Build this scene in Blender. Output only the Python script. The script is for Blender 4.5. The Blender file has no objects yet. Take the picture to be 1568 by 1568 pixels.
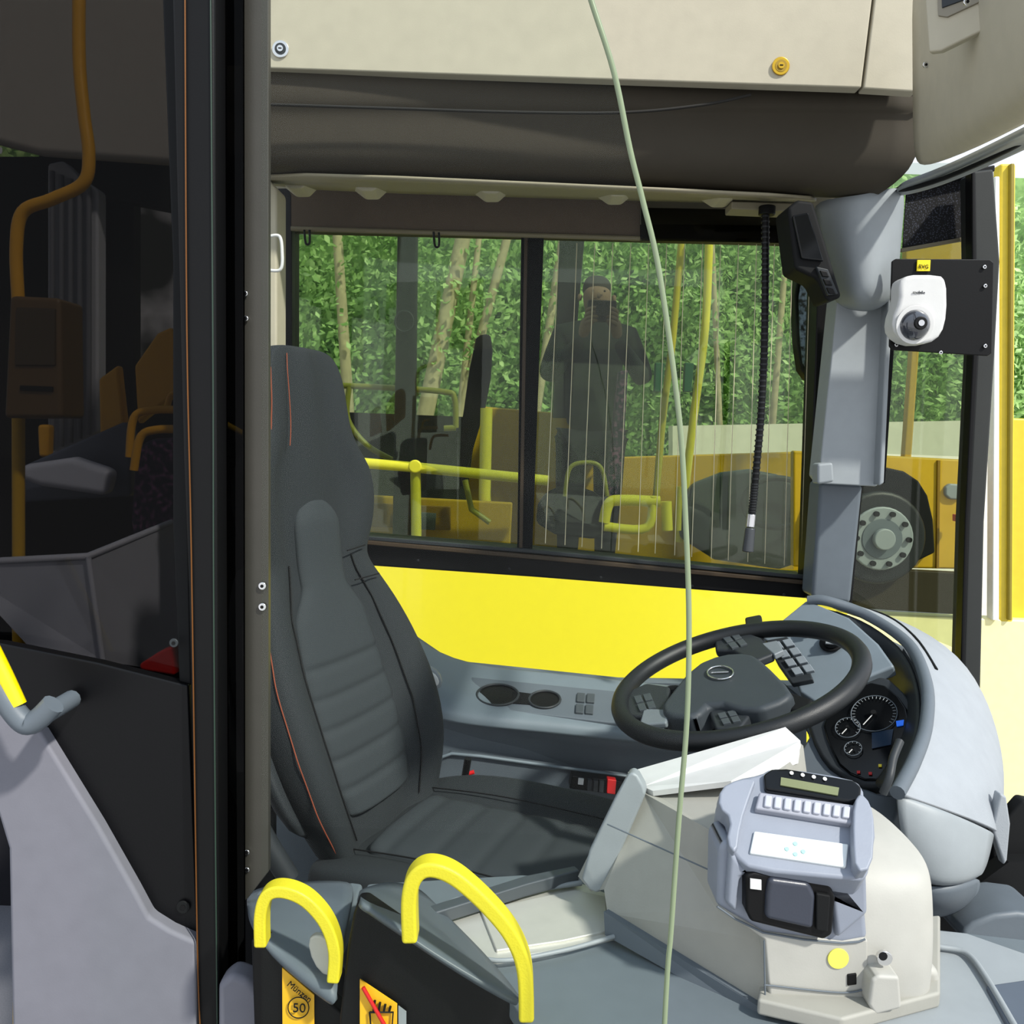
import bpy, bmesh, math, random
from mathutils import Vector, Matrix, Euler
random.seed(7)
sc=bpy.context.scene
rad=math.radians
# ---------------- camera (bus floor z=0, eye 1.75 m) ----------------
F=1334.0; C=Vector((0,0,1.75))
R=Euler((rad(85),0,0)).to_matrix()@Matrix.Rotation(rad(2),3,'Z')
cd=bpy.data.cameras.new('camera'); cam=bpy.data.objects.new('camera',cd)
sc.collection.objects.link(cam); sc.camera=cam
cam.matrix_world=Matrix.Translation(C)@R.to_4x4()
cd.sensor_width=36; cd.lens=F/1568*36; cd.clip_start=.02; cd.clip_end=200
sc.view_settings.view_transform='Standard'
# survey helper: intersects a sight line with a real plane of the bus and returns metres
def P(x,y,pl):
    D=R@Vector(((x-784)/F,-(y-784)/F,-1))
    if isinstance(pl,(int,float)): p0=Vector((0,pl,0)); n=Vector((0,1,0))
    elif pl[0]=='z': p0=Vector((0,0,pl[1])); n=Vector((0,0,1))
    elif pl[0]=='n': p0=pl[1]; n=pl[2]
    else: p0=Vector((0,pl[0],0)); n=Vector((-pl[1],1,-pl[2]))
    t=(p0-C).dot(n)/D.dot(n)
    return C+D*t
# ---------------- materials ----------------
def lin(h):
    h=h.lstrip('#'); o=[]
    for i in (0,2,4):
        c=int(h[i:i+2],16)/255; o.append(c/12.92 if c<=.04045 else ((c+.055)/1.055)**2.4)
    return o+[1]
MC={}
def mat(name,hexc,rough=.5,metal=0,var=.08,nscale=30,bump=.05,bscale=400,coat=0,emit=0,spec=.5):
    if name in MC: return MC[name]
    m=bpy.data.materials.new(name); m.use_nodes=True; nt=m.node_tree; b=nt.nodes['Principled BSDF']
    c=lin(hexc)
    tc=nt.nodes.new('ShaderNodeTexCoord'); nz=nt.nodes.new('ShaderNodeTexNoise'); nz.inputs['Scale'].default_value=nscale
    nt.links.new(tc.outputs['Object'],nz.inputs['Vector'])
    mx=nt.nodes.new('ShaderNodeMix'); mx.data_type='RGBA'
    mx.inputs[6].default_value=[v*(1-var) for v in c[:3]]+[1]; mx.inputs[7].default_value=[min(1,v*(1+var)) for v in c[:3]]+[1]
    nt.links.new(nz.outputs['Fac'],mx.inputs[0]); nt.links.new(mx.outputs[2],b.inputs['Base Color'])
    b.inputs['Roughness'].default_value=rough; b.inputs['Metallic'].default_value=metal
    b.inputs['Coat Weight'].default_value=coat; b.inputs['Specular IOR Level'].default_value=spec
    if bump:
        n2=nt.nodes.new('ShaderNodeTexNoise'); n2.inputs['Scale'].default_value=bscale
        nt.links.new(tc.outputs['Object'],n2.inputs['Vector'])
        bp=nt.nodes.new('ShaderNodeBump'); bp.inputs['Strength'].default_value=bump; bp.inputs['Distance'].default_value=.002
        nt.links.new(n2.outputs['Fac'],bp.inputs['Height']); nt.links.new(bp.outputs['Normal'],b.inputs['Normal'])
    if emit:
        b.inputs['Emission Color'].default_value=c; b.inputs['Emission Strength'].default_value=emit
    MC[name]=m; return m
def glassmat(name,tint,gloss=.05,rough=.0):
    m=bpy.data.materials.new(name); m.use_nodes=True; nt=m.node_tree; nt.nodes.clear()
    o=nt.nodes.new('ShaderNodeOutputMaterial'); t=nt.nodes.new('ShaderNodeBsdfTransparent'); g=nt.nodes.new('ShaderNodeBsdfGlossy')
    t.inputs[0].default_value=list(tint)+[1]; g.inputs['Roughness'].default_value=rough
    mx=nt.nodes.new('ShaderNodeMixShader'); mx.inputs[0].default_value=gloss
    nt.links.new(t.outputs[0],mx.inputs[1]); nt.links.new(g.outputs[0],mx.inputs[2]); nt.links.new(mx.outputs[0],o.inputs[0]); return m
def stripemat(name,h1,h2,scale,kind='dots',rough=.8,rm=None):
    m=bpy.data.materials.new(name); m.use_nodes=True; nt=m.node_tree; b=nt.nodes['Principled BSDF']
    tc=nt.nodes.new('ShaderNodeTexCoord')
    if kind=='dots':
        t=nt.nodes.new('ShaderNodeTexVoronoi'); t.inputs['Scale'].default_value=scale; out=t.outputs['Distance']; r_=(.25,.4)
    elif kind=='noise':
        t=nt.nodes.new('ShaderNodeTexNoise'); t.inputs['Scale'].default_value=scale; t.inputs['Detail'].default_value=6; out=t.outputs['Fac']; r_=(.42,.6)
    else:
        t=nt.nodes.new('ShaderNodeTexWave'); t.inputs['Scale'].default_value=scale; t.bands_direction='DIAGONAL'; out=t.outputs['Fac']; r_=(.2,.8)
    r_=rm or r_
    nt.links.new(tc.outputs['Object'],t.inputs['Vector'])
    cr=nt.nodes.new('ShaderNodeValToRGB'); cr.color_ramp.elements[0].position=r_[0]; cr.color_ramp.elements[1].position=r_[1]
    cr.color_ramp.elements[0].color=lin(h1); cr.color_ramp.elements[1].color=lin(h2)
    nt.links.new(out,cr.inputs[0]); nt.links.new(cr.outputs[0],b.inputs['Base Color'])
    b.inputs['Roughness'].default_value=rough; b.inputs['Specular IOR Level'].default_value=.3
    bp=nt.nodes.new('ShaderNodeBump'); bp.inputs['Strength'].default_value=.3; bp.inputs['Distance'].default_value=.001
    nt.links.new(out,bp.inputs['Height']); nt.links.new(bp.outputs['Normal'],b.inputs['Normal'])
    return m
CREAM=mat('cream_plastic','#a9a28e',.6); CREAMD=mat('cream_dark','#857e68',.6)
HEAD=mat('header_brown_gray','#39342b',.75,spec=.25); HEADL=mat('header_line','#16140f',.8)
BLIND=mat('blind_fabric','#554a3e',.85,spec=.2); BLK=mat('black_plastic','#0a0a0b',.45,spec=.2); BLKM=mat('black_matte','#101112',.7,spec=.2)
DG=mat('dark_gray_plastic','#282c2f',.5,spec=.35); MG=mat('mid_gray_plastic','#596168',.5,spec=.4); LG=mat('light_gray_plastic','#868c8f',.5)
CG=mat('console_gray','#6a757c',.5); DASHW=mat('dash_light_gray','#90959a',.6,bump=.2)
PRW=mat('printer_white','#a3a29b',.55); PRG=mat('printer_blue_gray','#7e8490',.45); PRB=mat('printer_pod_gray','#93928a',.6)
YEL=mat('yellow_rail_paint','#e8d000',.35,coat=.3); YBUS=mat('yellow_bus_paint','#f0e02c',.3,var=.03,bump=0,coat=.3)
YGLARE=mat('yellow_sun_glare','#f6ecae',.4); OCH=mat('yellow_ochre_panel','#cba000',.5); OCHB=mat('yellow_cabin_rail','#d89e08',.4)
STEEL=mat('brushed_steel','#c8c7c0',.4,.45); CHR=mat('chrome','#d8d8d8',.2,1,bump=0); BRASS=mat('brass','#cda63a',.25,1)
ORG=mat('orange_stitch','#7e3c22',.8); RED=mat('red_button','#c01414',.4); WHT=mat('white_plastic','#cacac8',.4)
LCD=mat('lcd_dark','#0b0d0f',.15,bump=0,spec=.3); LCDG=mat('lcd_green','#6c7250',.3); BLUE=mat('blue_lamp','#1f5fd0',.4,emit=.6)
SEAT=stripemat('seat_fabric','#1a1e20','#2a2f32',260,'wave'); SEATI=stripemat('seat_insert_fabric','#22272a','#373d40',300,'wave')
DOTS=stripemat('dotted_mesh','#3c3f4a','#0b0b0d',260,'dots'); PURP=stripemat('purple_pattern_fabric','#151a35','#8d5a86',60,'noise',rm=(.5,.62))
BLUEG=mat('blue_gray_seat','#4b5468',.5); RUB=mat('rubber_leather','#15181a',.45,bump=.2,bscale=900,spec=.4)
BARK=mat('bark','#b7a88a',.9,var=.4,nscale=12,bump=.6,bscale=30)
SAND=mat('gravel','#e0d9ca',.95,var=.15,nscale=8,bump=.4,bscale=40); ASPH=mat('asphalt','#9d9c98',.9,var=.15,nscale=20)
FLR=mat('bus_floor_vinyl','#5c5c62',.8,var=.25,nscale=200)
GL_WIN=glassmat('window_tinted_glass',(.76,.80,.70),.022); GL_DARK=glassmat('dark_tinted_glass',(.25,.24,.23),.006)
GL_NB=glassmat('neighbour_glass',(.82,.85,.8),.05)
GL_CLR=glassmat('clear_glass',(.97,.985,.97),.004)
GEDGE=mat('glass_edge_green','#7d8a6c',.2,bump=0)
# ---------------- mesh helpers ----------------
def link(o,par):
    sc.collection.objects.link(o)
    if par is not None: o.parent=par
    return o
def grp(name):
    e=bpy.data.objects.new(name,None); e.empty_display_size=.05; sc.collection.objects.link(e); return e
def mk(name,vs,fs,m,par=None,bev=0,smooth=False,sub=0,solid=0,seg=3):
    me=bpy.data.meshes.new(name); me.from_pydata([tuple(v) for v in vs],[],fs)
    bm=bmesh.new(); bm.from_mesh(me); bmesh.ops.recalc_face_normals(bm,faces=bm.faces); bm.to_mesh(me); bm.free()
    me.materials.append(m); o=bpy.data.objects.new(name,me)
    if smooth or bev or sub:
        for p in me.polygons: p.use_smooth=True
    if solid:
        s=o.modifiers.new('s','SOLIDIFY'); s.thickness=solid; s.offset=0
    if bev:
        b=o.modifiers.new('b','BEVEL'); b.width=bev; b.segments=seg; b.limit_method='ANGLE'; b.angle_limit=rad(30); b.harden_normals=True
    if sub:
        s=o.modifiers.new('u','SUBSURF'); s.levels=sub; s.render_levels=sub
    return link(o,par)
def chaikin(p,n,closed=True):
    for _ in range(n):
        q=[]; L=len(p)
        for i in range(L if closed else L-1):
            a=p[i]; b=p[(i+1)%L]
            q.append(tuple(.75*u+.25*v for u,v in zip(a,b))); q.append(tuple(.25*u+.75*v for u,v in zip(a,b)))
        if not closed: q=[p[0]]+q+[p[-1]]
        p=q
    return p
def slab(name,pts,pl,th,m,par=None,bev=0,sm=0,d=None):
    pts=chaikin([tuple(p) for p in pts],sm)
    a=[P(p[0],p[1],pl) for p in pts]
    if d is None: d=Vector((0,1,0))
    if not isinstance(pl,(int,float)) and pl[0]=='z' : d=Vector((0,0,-1))
    if not isinstance(pl,(int,float)) and pl[0]=='n' : d=-pl[2]
    b=[v+d*th for v in a]; n=len(a)
    fs=[list(range(n)),list(range(2*n-1,n-1,-1))]+[[i,(i+1)%n,n+(i+1)%n,n+i] for i in range(n)]
    return mk(name,a+b,fs,m,par,bev)
def poly3(name,vs,fs,m,par=None,bev=0,sub=0,solid=0):
    return mk(name,[P(*v) for v in vs],fs,m,par,bev,False,sub,solid)
def patch(name,rows,m,par=None,solid=.006,sub=2):
    n=len(rows[0]); vs=[P(*v) for r in rows for v in r]
    fs=[[i*n+j,i*n+j+1,(i+1)*n+j+1,(i+1)*n+j] for i in range(len(rows)-1) for j in range(n-1)]
    me=mk(name,vs,fs,m,par,0,True,0)
    u=me.modifiers.new('u','SUBSURF'); u.levels=sub; u.render_levels=sub
    s=me.modifiers.new('s','SOLIDIFY'); s.thickness=solid; s.offset=0
    return me
def cr(pts,k=6):
    if len(pts)<3: return pts
    p=[pts[0]]+list(pts)+[pts[-1]]; o=[]
    for i in range(1,len(p)-2):
        for j in range(k):
            t=j/k; a,b,c,d=p[i-1],p[i],p[i+1],p[i+2]
            o.append(.5*((2*b)+(c-a)*t+(2*a-5*b+4*c-d)*t*t+(3*b-a-3*c+d)*t**3))
    o.append(pts[-1]); return o
def tubew(name,pts,r,m,par=None,k=6,cyc=False,flat=None):
    q=cr([Vector(p) for p in pts],k)
    cu=bpy.data.curves.new(name,'CURVE'); cu.dimensions='3D'; cu.bevel_depth=r; cu.bevel_resolution=4; cu.use_fill_caps=True
    s=cu.splines.new('POLY'); s.points.add(len(q)-1)
    for i,v in enumerate(q): s.points[i].co=(*v,1)
    s.use_cyclic_u=cyc; s.use_smooth=True
    cu.materials.append(m); return link(bpy.data.objects.new(name,cu),par)
def tube(name,pts,pl,r,m,par=None,k=6):
    return tubew(name,[P(p[0],p[1],p[2] if len(p)>2 else pl) for p in pts],r,m,par,k)
def disc(name,c,n,r,th,m,par=None,bev=0,seg=32,r2=None):
    n=Vector(n).normalized(); q=n.to_track_quat('Z','Y').to_matrix(); vs=[];r2=r2 or r
    for z,rr in ((0,r2),(th,r)):
        for i in range(seg):
            a=2*math.pi*i/seg; vs.append(Vector(c)+q@Vector((rr*math.cos(a),rr*math.sin(a),z)))
    fs=[list(range(seg)),list(range(seg,2*seg))]+[[i,(i+1)%seg,seg+(i+1)%seg,seg+i] for i in range(seg)]
    return mk(name,vs,fs,m,par,bev,smooth=False)
def box(name,x0,x1,y0,y1,z0,z1,m,par=None,bev=0):
    vs=[(x,y,z) for x in(x0,x1) for y in(y0,y1) for z in(z0,z1)]
    return mk(name,vs,[[0,1,3,2],[4,5,7,6],[0,1,5,4],[2,3,7,6],[0,2,6,4],[1,3,7,5]],m,par,bev)
def screw(name,x,y,pl,r,m,par,n=(0,-1,0)):
    p=P(x,y,pl); disc(name,p,n,r,.003,m,par,.001); disc(name+'_recess',p+Vector(n)*.003,n,r*.45,.0006,BLK,par,seg=6)
def text(name,s,x,y,pl,size,m,par,rot=(90,0,0)):
    cu=bpy.data.curves.new(name,'FONT'); cu.body=s; cu.size=size; cu.extrude=.0004; cu.align_x='CENTER'; cu.materials.append(m)
    o=bpy.data.objects.new(name,cu); o.location=P(x,y,pl); o.rotation_euler=[rad(a) for a in rot]; return link(o,par)
K=-.09
# =============== ROOM SHELL ===============
fl=grp('floor')
box('floor_cab',-1.0,1.6,.2,2.45,-.06,0,FLR,fl)
box('floor_aisle',-4.5,-1.0,.2,3.05,-.06,0,FLR,fl)
box('driver_platform',-.95,1.25,1.42,2.1,0,.3,DG,fl)
wl=grp('wall_driver_side')
slab('upper_wall',[(405,100),(1290,120),(1290,345),(405,352)],(2.36,K,0),.05,CREAMD,wl)
slab('lower_wall_rear',[(330,850),(540,850),(560,866),(605,960),(690,1018),(950,1045),(1235,1050),(1235,1568),(330,1568)],(2.34,K,0),.05,MG,wl)
# window frame + glass
w1=grp('window_1')
BRZ=mat('bronze','#3b3023',.45,spec=.3)
slab('frame_left',[(424,288),(447,288),(447,850),(424,850)],(2.24,K,0),.08,BLK,w1,.004)
slab('frame_bottom',[(447,812),(820,842),(1240,884),(1240,917),(820,884),(447,858)],(2.22,K,0),.1,BLK,w1,.006)
slab('frame_bottom_rail',[(447,812),(820,842),(1240,882),(1240,888),(820,848),(447,818)],(2.21,K,0),.02,DG,w1,.002)
slab('frame_mid_rail',[(540,826),(820,850),(1240,890),(1240,896),(820,857),(540,832)],(2.2,K,0),.02,BRZ,w1,.002)
slab('divider',[(798,362),(833,362),(815,845),(792,843)],(2.23,K,0),.06,BLKM,w1,.004)
slab('divider_edge',[(803,362),(808,362),(800,842),(795,842)],(2.225,K,0),.01,BRZ,w1)
slab('frame_right',[(1252,440),(1272,440),(1258,920),(1236,918)],(2.2,K,0),.08,BLK,w1,.004)
slab('frame_top',[(440,340),(1260,345),(1260,372),(440,352)],(2.25,K,0),.05,BLK,w1,.003)
slab('glass_pane',[(440,345),(1262,350),(1245,895),(440,830)],(2.27,K,0),.004,GL_WIN,w1)
WIRE=mat('wire','#d9cfae',.4)
for i in range(15):
    xt=852+i*27.5; xb=835+i*28
    tube('heating_wire_%d'%i,[(xt+4,372+i*.2),(xb+ (2 if i%2 else 0),832+i*2.6)],(2.255,K,0),.0009,WIRE,w1)
for i in range(5):
    screw('frame_screw_%d'%i,640+i*140,858+i*13,(2.2,K,0),.003,DG,w1)
# =============== OVERHEAD ===============
oc=grp('overhead_cabinet')
CAB=(1.75,K,0)
slab('cream_panel',[(380,-60),(1343,-60),(1319,134),(411,104),(380,103)],CAB,.03,CREAM,oc,.003)
slab('cream_panel_right',[(1347,-60),(1440,-60),(1405,140),(1323,135)],CAB,.03,CREAM,oc,.003)
slab('ceiling_backing',[(300,-90),(1500,-90),(1500,135),(300,105)],(1.80,K,0),.5,BLKM,oc)
for nm,x,y,m in(('lock_left',430,76,CHR),('lock_right',1195,102,BRASS)):
    p=P(x,y,CAB); disc(nm+'_ring',p,(0,-1,0),.0165,.004,m,oc,.001); disc(nm+'_well',p+Vector((0,-.004,0)),(0,-1,0),.011,.001,DG if nm=='lock_left' else mat('brass_dark','#8d7430',.4,.8),oc)
    disc(nm+'_core',p+Vector((0,-.005,0)),(0,-1,0),.006,.002,m,oc)
    tubew(nm+'_slot',[p+Vector((-.003,-.0075,0)),p+Vector((.003,-.0075,0))],.001,BLK,oc)
hd=grp('window_header')
def row(y0,y1,yy,xe=1404):
    return [(300,y0-2,yy+.05),(411,y0,yy+.03),(700,y0+(y1-y0)*.3,yy+.01),(1000,y0+(y1-y0)*.6,yy),(1250,y0+(y1-y0)*.85,yy-.02),(xe,y1,yy-.04)]
patch('header_shell',[row(104,138,1.79),row(112,148,1.785),row(160,168,1.785),row(168,172,1.80),row(215,215,1.80),row(250,258,1.81,1400),row(262,300,1.86,1340),row(264,303,1.95,1320)],HEAD,hd,.01)
tube('header_groove',[(411,160,1.786),(600,166,1.776),(800,172,1.764),(960,172,1.752),(1080,160,1.742),(1150,145,1.735)],1.78,.0028,HEADL,hd)
patch('header_end_cap',[[(1404,140,1.76),(1407,200,1.76),(1400,252,1.77),(1345,292,1.8)],[(1400,142,2.0),(1402,200,2.0),(1396,252,2.0),(1335,296,2.05)]],HEAD,hd,.01)
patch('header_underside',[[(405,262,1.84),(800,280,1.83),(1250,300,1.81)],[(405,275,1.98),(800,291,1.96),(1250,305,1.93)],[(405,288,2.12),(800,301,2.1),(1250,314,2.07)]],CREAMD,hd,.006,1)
for i,x in enumerate((450,560,750,945,1110)):
    slab('bracket_%d'%i,[(x-35,266+i*5),(x+30,270+i*5),(x+12,288+i*4),(x-8,288+i*4)],(1.98,K,0),.08,CREAM,hd,.006)
rb=grp('roller_blind')
slab('blind_fabric',[(446,290),(980,305),(980,362),(446,348)],(2.18,K,0),.004,BLIND,rb)
tube('blind_bar',[(446,350),(980,365)],(2.175,K,0),.006,mat('bar_brown','#6e664f',.6),rb)
tube('blind_roll',[(446,292),(980,306)],(2.19,K,0),.010,BLIND,rb)
tube('blind_cord_hook',[(466,352),(468,372),(474,372),(474,352)],(2.17,K,0),.003,BLK,rb)
tube('blind_cord_hook_right',[(664,355),(666,376),(672,376),(672,356)],(2.17,K,0),.003,BLK,rb)
slab('blind_mesh_part',[(982,318),(1205,322),(1205,372),(982,368)],(2.16,K,0),.003,glassmat('blind_mesh',(.35,.35,.33),.02),rb)
ro=grp('overhead_destination_housing')
patch('housing_face',[[(1400,-60,1.6),(1470,-60,1.3),(1568,-60,1.05),(1700,-60,.9)],[(1402,60,1.62),(1468,60,1.32),(1568,50,1.06),(1700,0,.9)],[(1402,150,1.62),(1460,150,1.34),(1568,110,1.08),(1700,50,.92)],[(1403,225,1.63),(1450,215,1.38),(1568,165,1.1),(1700,90,.94)],[(1408,256,1.66),(1450,245,1.44),(1568,186,1.18),(1700,110,1.0)]],CREAM,ro,.01)
patch('housing_lip',[[(1380,280,1.78),(1440,262,1.6),(1568,200,1.3),(1700,130,1.1)],[(1372,292,1.86),(1440,270,1.68),(1568,210,1.36),(1700,140,1.2)],[(1372,300,1.9),(1440,285,1.72),(1568,228,1.4),(1700,160,1.25)]],LG,ro,.008)
patch('housing_seal',[[(1375,291,1.84),(1440,275,1.66),(1568,216,1.34)],[(1375,297,1.84),(1440,281,1.66),(1568,223,1.34)]],BLKM,ro,.006)
hn_=Vector((-.72,-.69,0)).normalized()
HP=('n',P(1480,30,1.22),hn_)
slab('display_bezel',[(1413,-40),(1422,80),(1440,78),(1562,18),(1562,-40)],HP,.012,CREAM,ro,.003)
slab('display_recess',[(1434,-40),(1436,24),(1450,26),(1540,-16),(1540,-40)],('n',HP[1]+hn_*.003,hn_),.004,mat('recess','#7d7768',.6),ro,.001)
slab('display_grille',[(1440,-40),(1442,12),(1475,0),(1475,-40)],('n',HP[1]+hn_*.005,hn_),.004,DG,ro,.001)
screw('housing_screw',1417,100,1.5,.005,CHR,ro)
screw('housing_screw_b',1480,4,1.2,.005,CHR,ro)
# =============== A-PILLAR ===============
ap=grp('a_pillar')
patch('pillar_upper',[[(1240,305,1.95),(1300,303,1.84),(1350,292,1.82),(1384,282,1.88)],[(1258,370,1.95),(1300,360,1.84),(1345,350,1.84),(1378,340,1.9)],[(1272,425,1.96),(1308,425,1.84),(1345,415,1.84),(1373,402,1.92)],[(1282,458,1.97),(1305,464,1.85),(1338,467,1.85),(1369,448,1.93)],[(1288,466,2.02),(1310,472,1.95),(1338,474,1.95),(1364,458,2.0)]],mat('pillar_gray','#858b8e',.6),ap,.012)
slab('pillar_cover',[(1283,452),(1330,466),(1362,430),(1366,400),(1368,460),(1352,735),(1342,745),(1262,741),(1254,730)],(2.05,K,0),.07,mat('pillar_cover_gray','#8d9396',.5),ap,.012)
slab('pillar_lower',[(1256,738),(1322,742),(1303,925),(1243,915)],(2.12,K,0),.08,MG,ap,.01)
slab('pillar_clip',[(1252,710),(1276,708),(1278,738),(1252,742)],(1.98,K,0),.04,LG,ap,.006)
slab('pillar_joint',[(1362,398),(1370,395),(1354,740),(1346,744)],(2.02,K,0),.1,LG,ap,.004)
w2=grp('window_2')
SASH=mat('sash_dark','#2c2e2d',.65,spec=.3)
slab('sash_right',[(1490,262),(1522,258),(1532,400),(1524,545),(1508,800),(1502,1070),(1474,1070),(1482,800),(1495,545),(1492,400)],(2.05,K,0),.06,SASH,w2,.006)
slab('sash_inner_seal',[(1488,262),(1494,262),(1498,545),(1484,800),(1476,1070),(1470,1070),(1478,800),(1490,545)],(2.03,K,0),.03,BLK,w2,.003)
slab('sash_left',[(1376,285),(1386,285),(1356,740),(1322,745),(1305,925),(1296,925),(1318,740),(1350,735)],(2.17,K,0),.04,BLKM,w2,.003)
slab('sash_top',[(1376,284),(1524,252),(1524,262),(1376,294)],(2.12,K,0),.04,BLK,w2,.003)
slab('mesh_blind',[(1388,290),(1490,272),(1490,362),(1382,382)],(2.14,K,0),.003,DOTS,w2)
slab('mesh_blind_bar',[(1380,380),(1492,360),(1492,366),(1380,386)],(2.135,K,0),.01,mat('bar_brown','#6e664f',.6),w2,.002)
slab('quarter_glass',[(1380,288),(1494,266),(1480,1000),(1300,925)],(2.2,K,0),.004,GL_WIN,w2)
# =============== SECURITY CAMERA ===============
cc=grp('security_camera')
CP=(1.9,K,0)
slab('mount_plate',[(1372,396),(1516,397),(1522,402),(1519,541),(1513,545),(1366,536),(1362,530),(1366,400)],CP,.006,BLK,cc,.002)
slab('camera_body',[(1378,432),(1388,420),(1440,420),(1451,428),(1452,480),(1444,512),(1425,526),(1392,527),(1370,512),(1367,490),(1378,460)],(1.845,K,0),.05,WHT,cc,.012,1)
pc=P(1398,498,(1.85,K,0))
bpy.ops.mesh.primitive_uv_sphere_add(segments=32,ring_count=16,radius=.032,location=pc); o=bpy.context.object; o.name='dome_lens'; o.data.materials.append(mat('dome_smoke','#3a3c42',.05,bump=0,coat=1)); o.parent=cc
for p in o.data.polygons: p.use_smooth=True
disc('dome_ring',pc+Vector((0,-.006,0)),(0,-1,-.1),.038,.004,WHT,cc,.001)
disc('lens_core',pc+Vector((.0,-.030,0)),(0,-1,0),.013,.006,BLK,cc,.002)
disc('lens_glint',pc+Vector((.0,-.0365,0)),(0,-1,0),.006,.001,CHR,cc)
slab('tag',[(1405,398),(1425,398),(1424,415),(1404,415)],(1.895,K,0),.003,YEL,cc)
text('tag_text','BVG',1414,411,(1.893,K,0),.011,BLK,cc)
text('camera_logo','mobile',1407,450,(1.844,K,0),.009,DG,cc)
for i,(x,y) in enumerate(((1507,409),(1508,438),(1508,530),(1372,528),(1440,540))): screw('plate_screw_%d'%i,x,y,(1.898,K,0),.004,CHR,cc)
# =============== MIRROR, DISPLAY UNIT, MICROPHONE ===============
mi=grp('wing_mirror')
slab('mirror_housing',[(1216,415),(1245,405),(1270,425),(1272,560),(1262,592),(1240,585),(1222,560)],(2.45,K,0),.05,BLK,mi,.02,1)
slab('mirror_glass',[(1222,425),(1245,415),(1266,432),(1266,555),(1258,575),(1240,572),(1226,552)],(2.44,K,0),.004,stripemat('mirror_dots','#56627c','#15171c',90,'noise',.2),mi,0,1)
tube('mirror_arm',[(1228,560),(1245,575),(1290,580),(1330,560)],(2.5,K,0),.012,BLK,mi)
du=grp('driver_display_unit')
slab('unit_body',[(1206,318),(1222,305),(1246,308),(1290,455),(1268,462),(1252,428),(1218,412)],1.8,.09,BLKM,du,.008)
slab('unit_screen',[(1214,330),(1238,325),(1262,400),(1228,396)],1.79,.01,LCD,du,.003)
slab('unit_buttons',[(1250,408),(1268,412),(1284,450),(1268,452)],1.79,.01,DG,du,.002)
for i in range(3): slab('unit_key_%d'%i,[(1256+i*5,414+i*13),(1266+i*5,416+i*13),(1270+i*5,424+i*13),(1260+i*5,423+i*13)],1.785,.006,BLK,du,.001)
gm=grp('gooseneck_microphone')
gpts=[(1172,322),(1172,420),(1170,540),(1165,640),(1156,740),(1151,790)]
tube('gooseneck',gpts,1.95,.0078,BLK,gm)
for i in range(60):
    k=i/60*5; a=int(k); u=k-a; x=gpts[a][0]*(1-u)+gpts[a+1][0]*u; y=gpts[a][1]*(1-u)+gpts[a+1][1]*u
    disc('neck_rib_%d'%i,P(x,y,1.95),(0.02,0,-1),.009,.004,RUB,gm,seg=14)
disc('mic_collar',P(1151,787,1.95),(-.05,0,-1),.010,.03,CHR,gm,.002)
disc('mic_head',P(1149,808,1.95),(-.05,0,-1),.013,.055,mat('mic_gray','#4a4d50',.4,.5),gm,.003,r2=.011)
disc('mic_mount',P(1174,330,1.95),(0,0,1),.018,.02,BLK,gm,.003)
slab('mic_base_plate',[(1120,308),(1245,312),(1245,325),(1120,320)],1.98,.06,CREAMD,gm,.003)
# =============== LEFT PARTITION ===============
pt=grp('cab_partition')
PGR=mat('partition_gray','#6f6f77',.7,spec=.3)
slab('post_main',[(262,-60),(328,-60),(331,700),(340,2700),(310,2700),(300,1440),(288,900),(280,700),(270,300)],(1.12,0,0),.05,BLK,pt,.004)
slab('post_left_seal',[(246,-60),(275,-60),(290,900),(300,1440),(290,1440),(264,800),(264,400)],(1.15,0,0),.02,BLKM,pt,.003)
tube('post_bronze_edge',[(283,-60),(286,500),(293,850),(302,1440),(308,1600)],1.117,.001,mat('bronze_edge','#6e4318',.4,.4),pt)
tube('post_green_edge',[(322,-60),(326,560),(327,900),(330,1300),(333,1600)],1.117,.0010,mat('green_edge','#22362a',.4),pt)
slab('tinted_strip',[(328,-60),(372,-60),(374,1600),(338,1600),(331,700)],(1.16,0,0),.006,glassmat('strip_dark',(.12,.12,.12),.006),pt)
slab('edge_profile',[(368,-60),(411,-60),(411,1335),(380,1375),(374,1380)],(1.18,0,0),.012,mat('anodised_strip','#47453f',.4,.5),pt,.001)
for i,(x,y) in enumerate(((376,450),(377,488),(402,897),(402,929),(379,1304),(379,1331))): screw('profile_screw_%d'%i,x,y,1.178,.0055 if 800<y<1000 else .0035,CHR,pt)
slab('tinted_pane',[(-60,-60),(272,-60),(285,1050),(-60,985)],(1.17,0,0),.005,GL_DARK,pt)
slab('black_panel',[(-60,980),(0,985),(150,1015),(288,1050),(303,1442),(230,1410),(150,1262),(62,1120),(-60,1060)],(1.14,0,0),.02,mat('partition_black','#08080a',.4,spec=.2),pt,.003)
slab('gray_panel',[(-60,1060),(0,1085),(62,1122),(150,1265),(205,1362),(228,1405),(260,1425),(300,1443),(312,2700),(40,2700),(12,1300),(-60,1060)],(1.12,0,0),.03,PGR,pt,.006)
slab('gray_panel_foot',[(332,1510),(352,1492),(380,1502),(440,1570),(440,2700),(330,2700)],(1.1,0,0),.04,PGR,pt,.01)
screw('panel_screw',281,1388,1.138,.009,BLKM,pt); screw('panel_screw_b',267,984,1.138,.006,DG,pt)
tube('handle_yellow_grip',[(-60,900),(0,1020),(28,1080)],1.05,.010,YEL,pt)
tube('handle_gray_elbow',[(-4,1050),(22,1090),(42,1108),(60,1100),(82,1078)],1.05,.014,MG,pt)
tubew('handle_standoff',[P(60,1100,1.05),P(60,1100,1.05)+Vector((0,.08,0))],.012,MG,pt)
dp=grp('wall_rear_of_cab')
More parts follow.
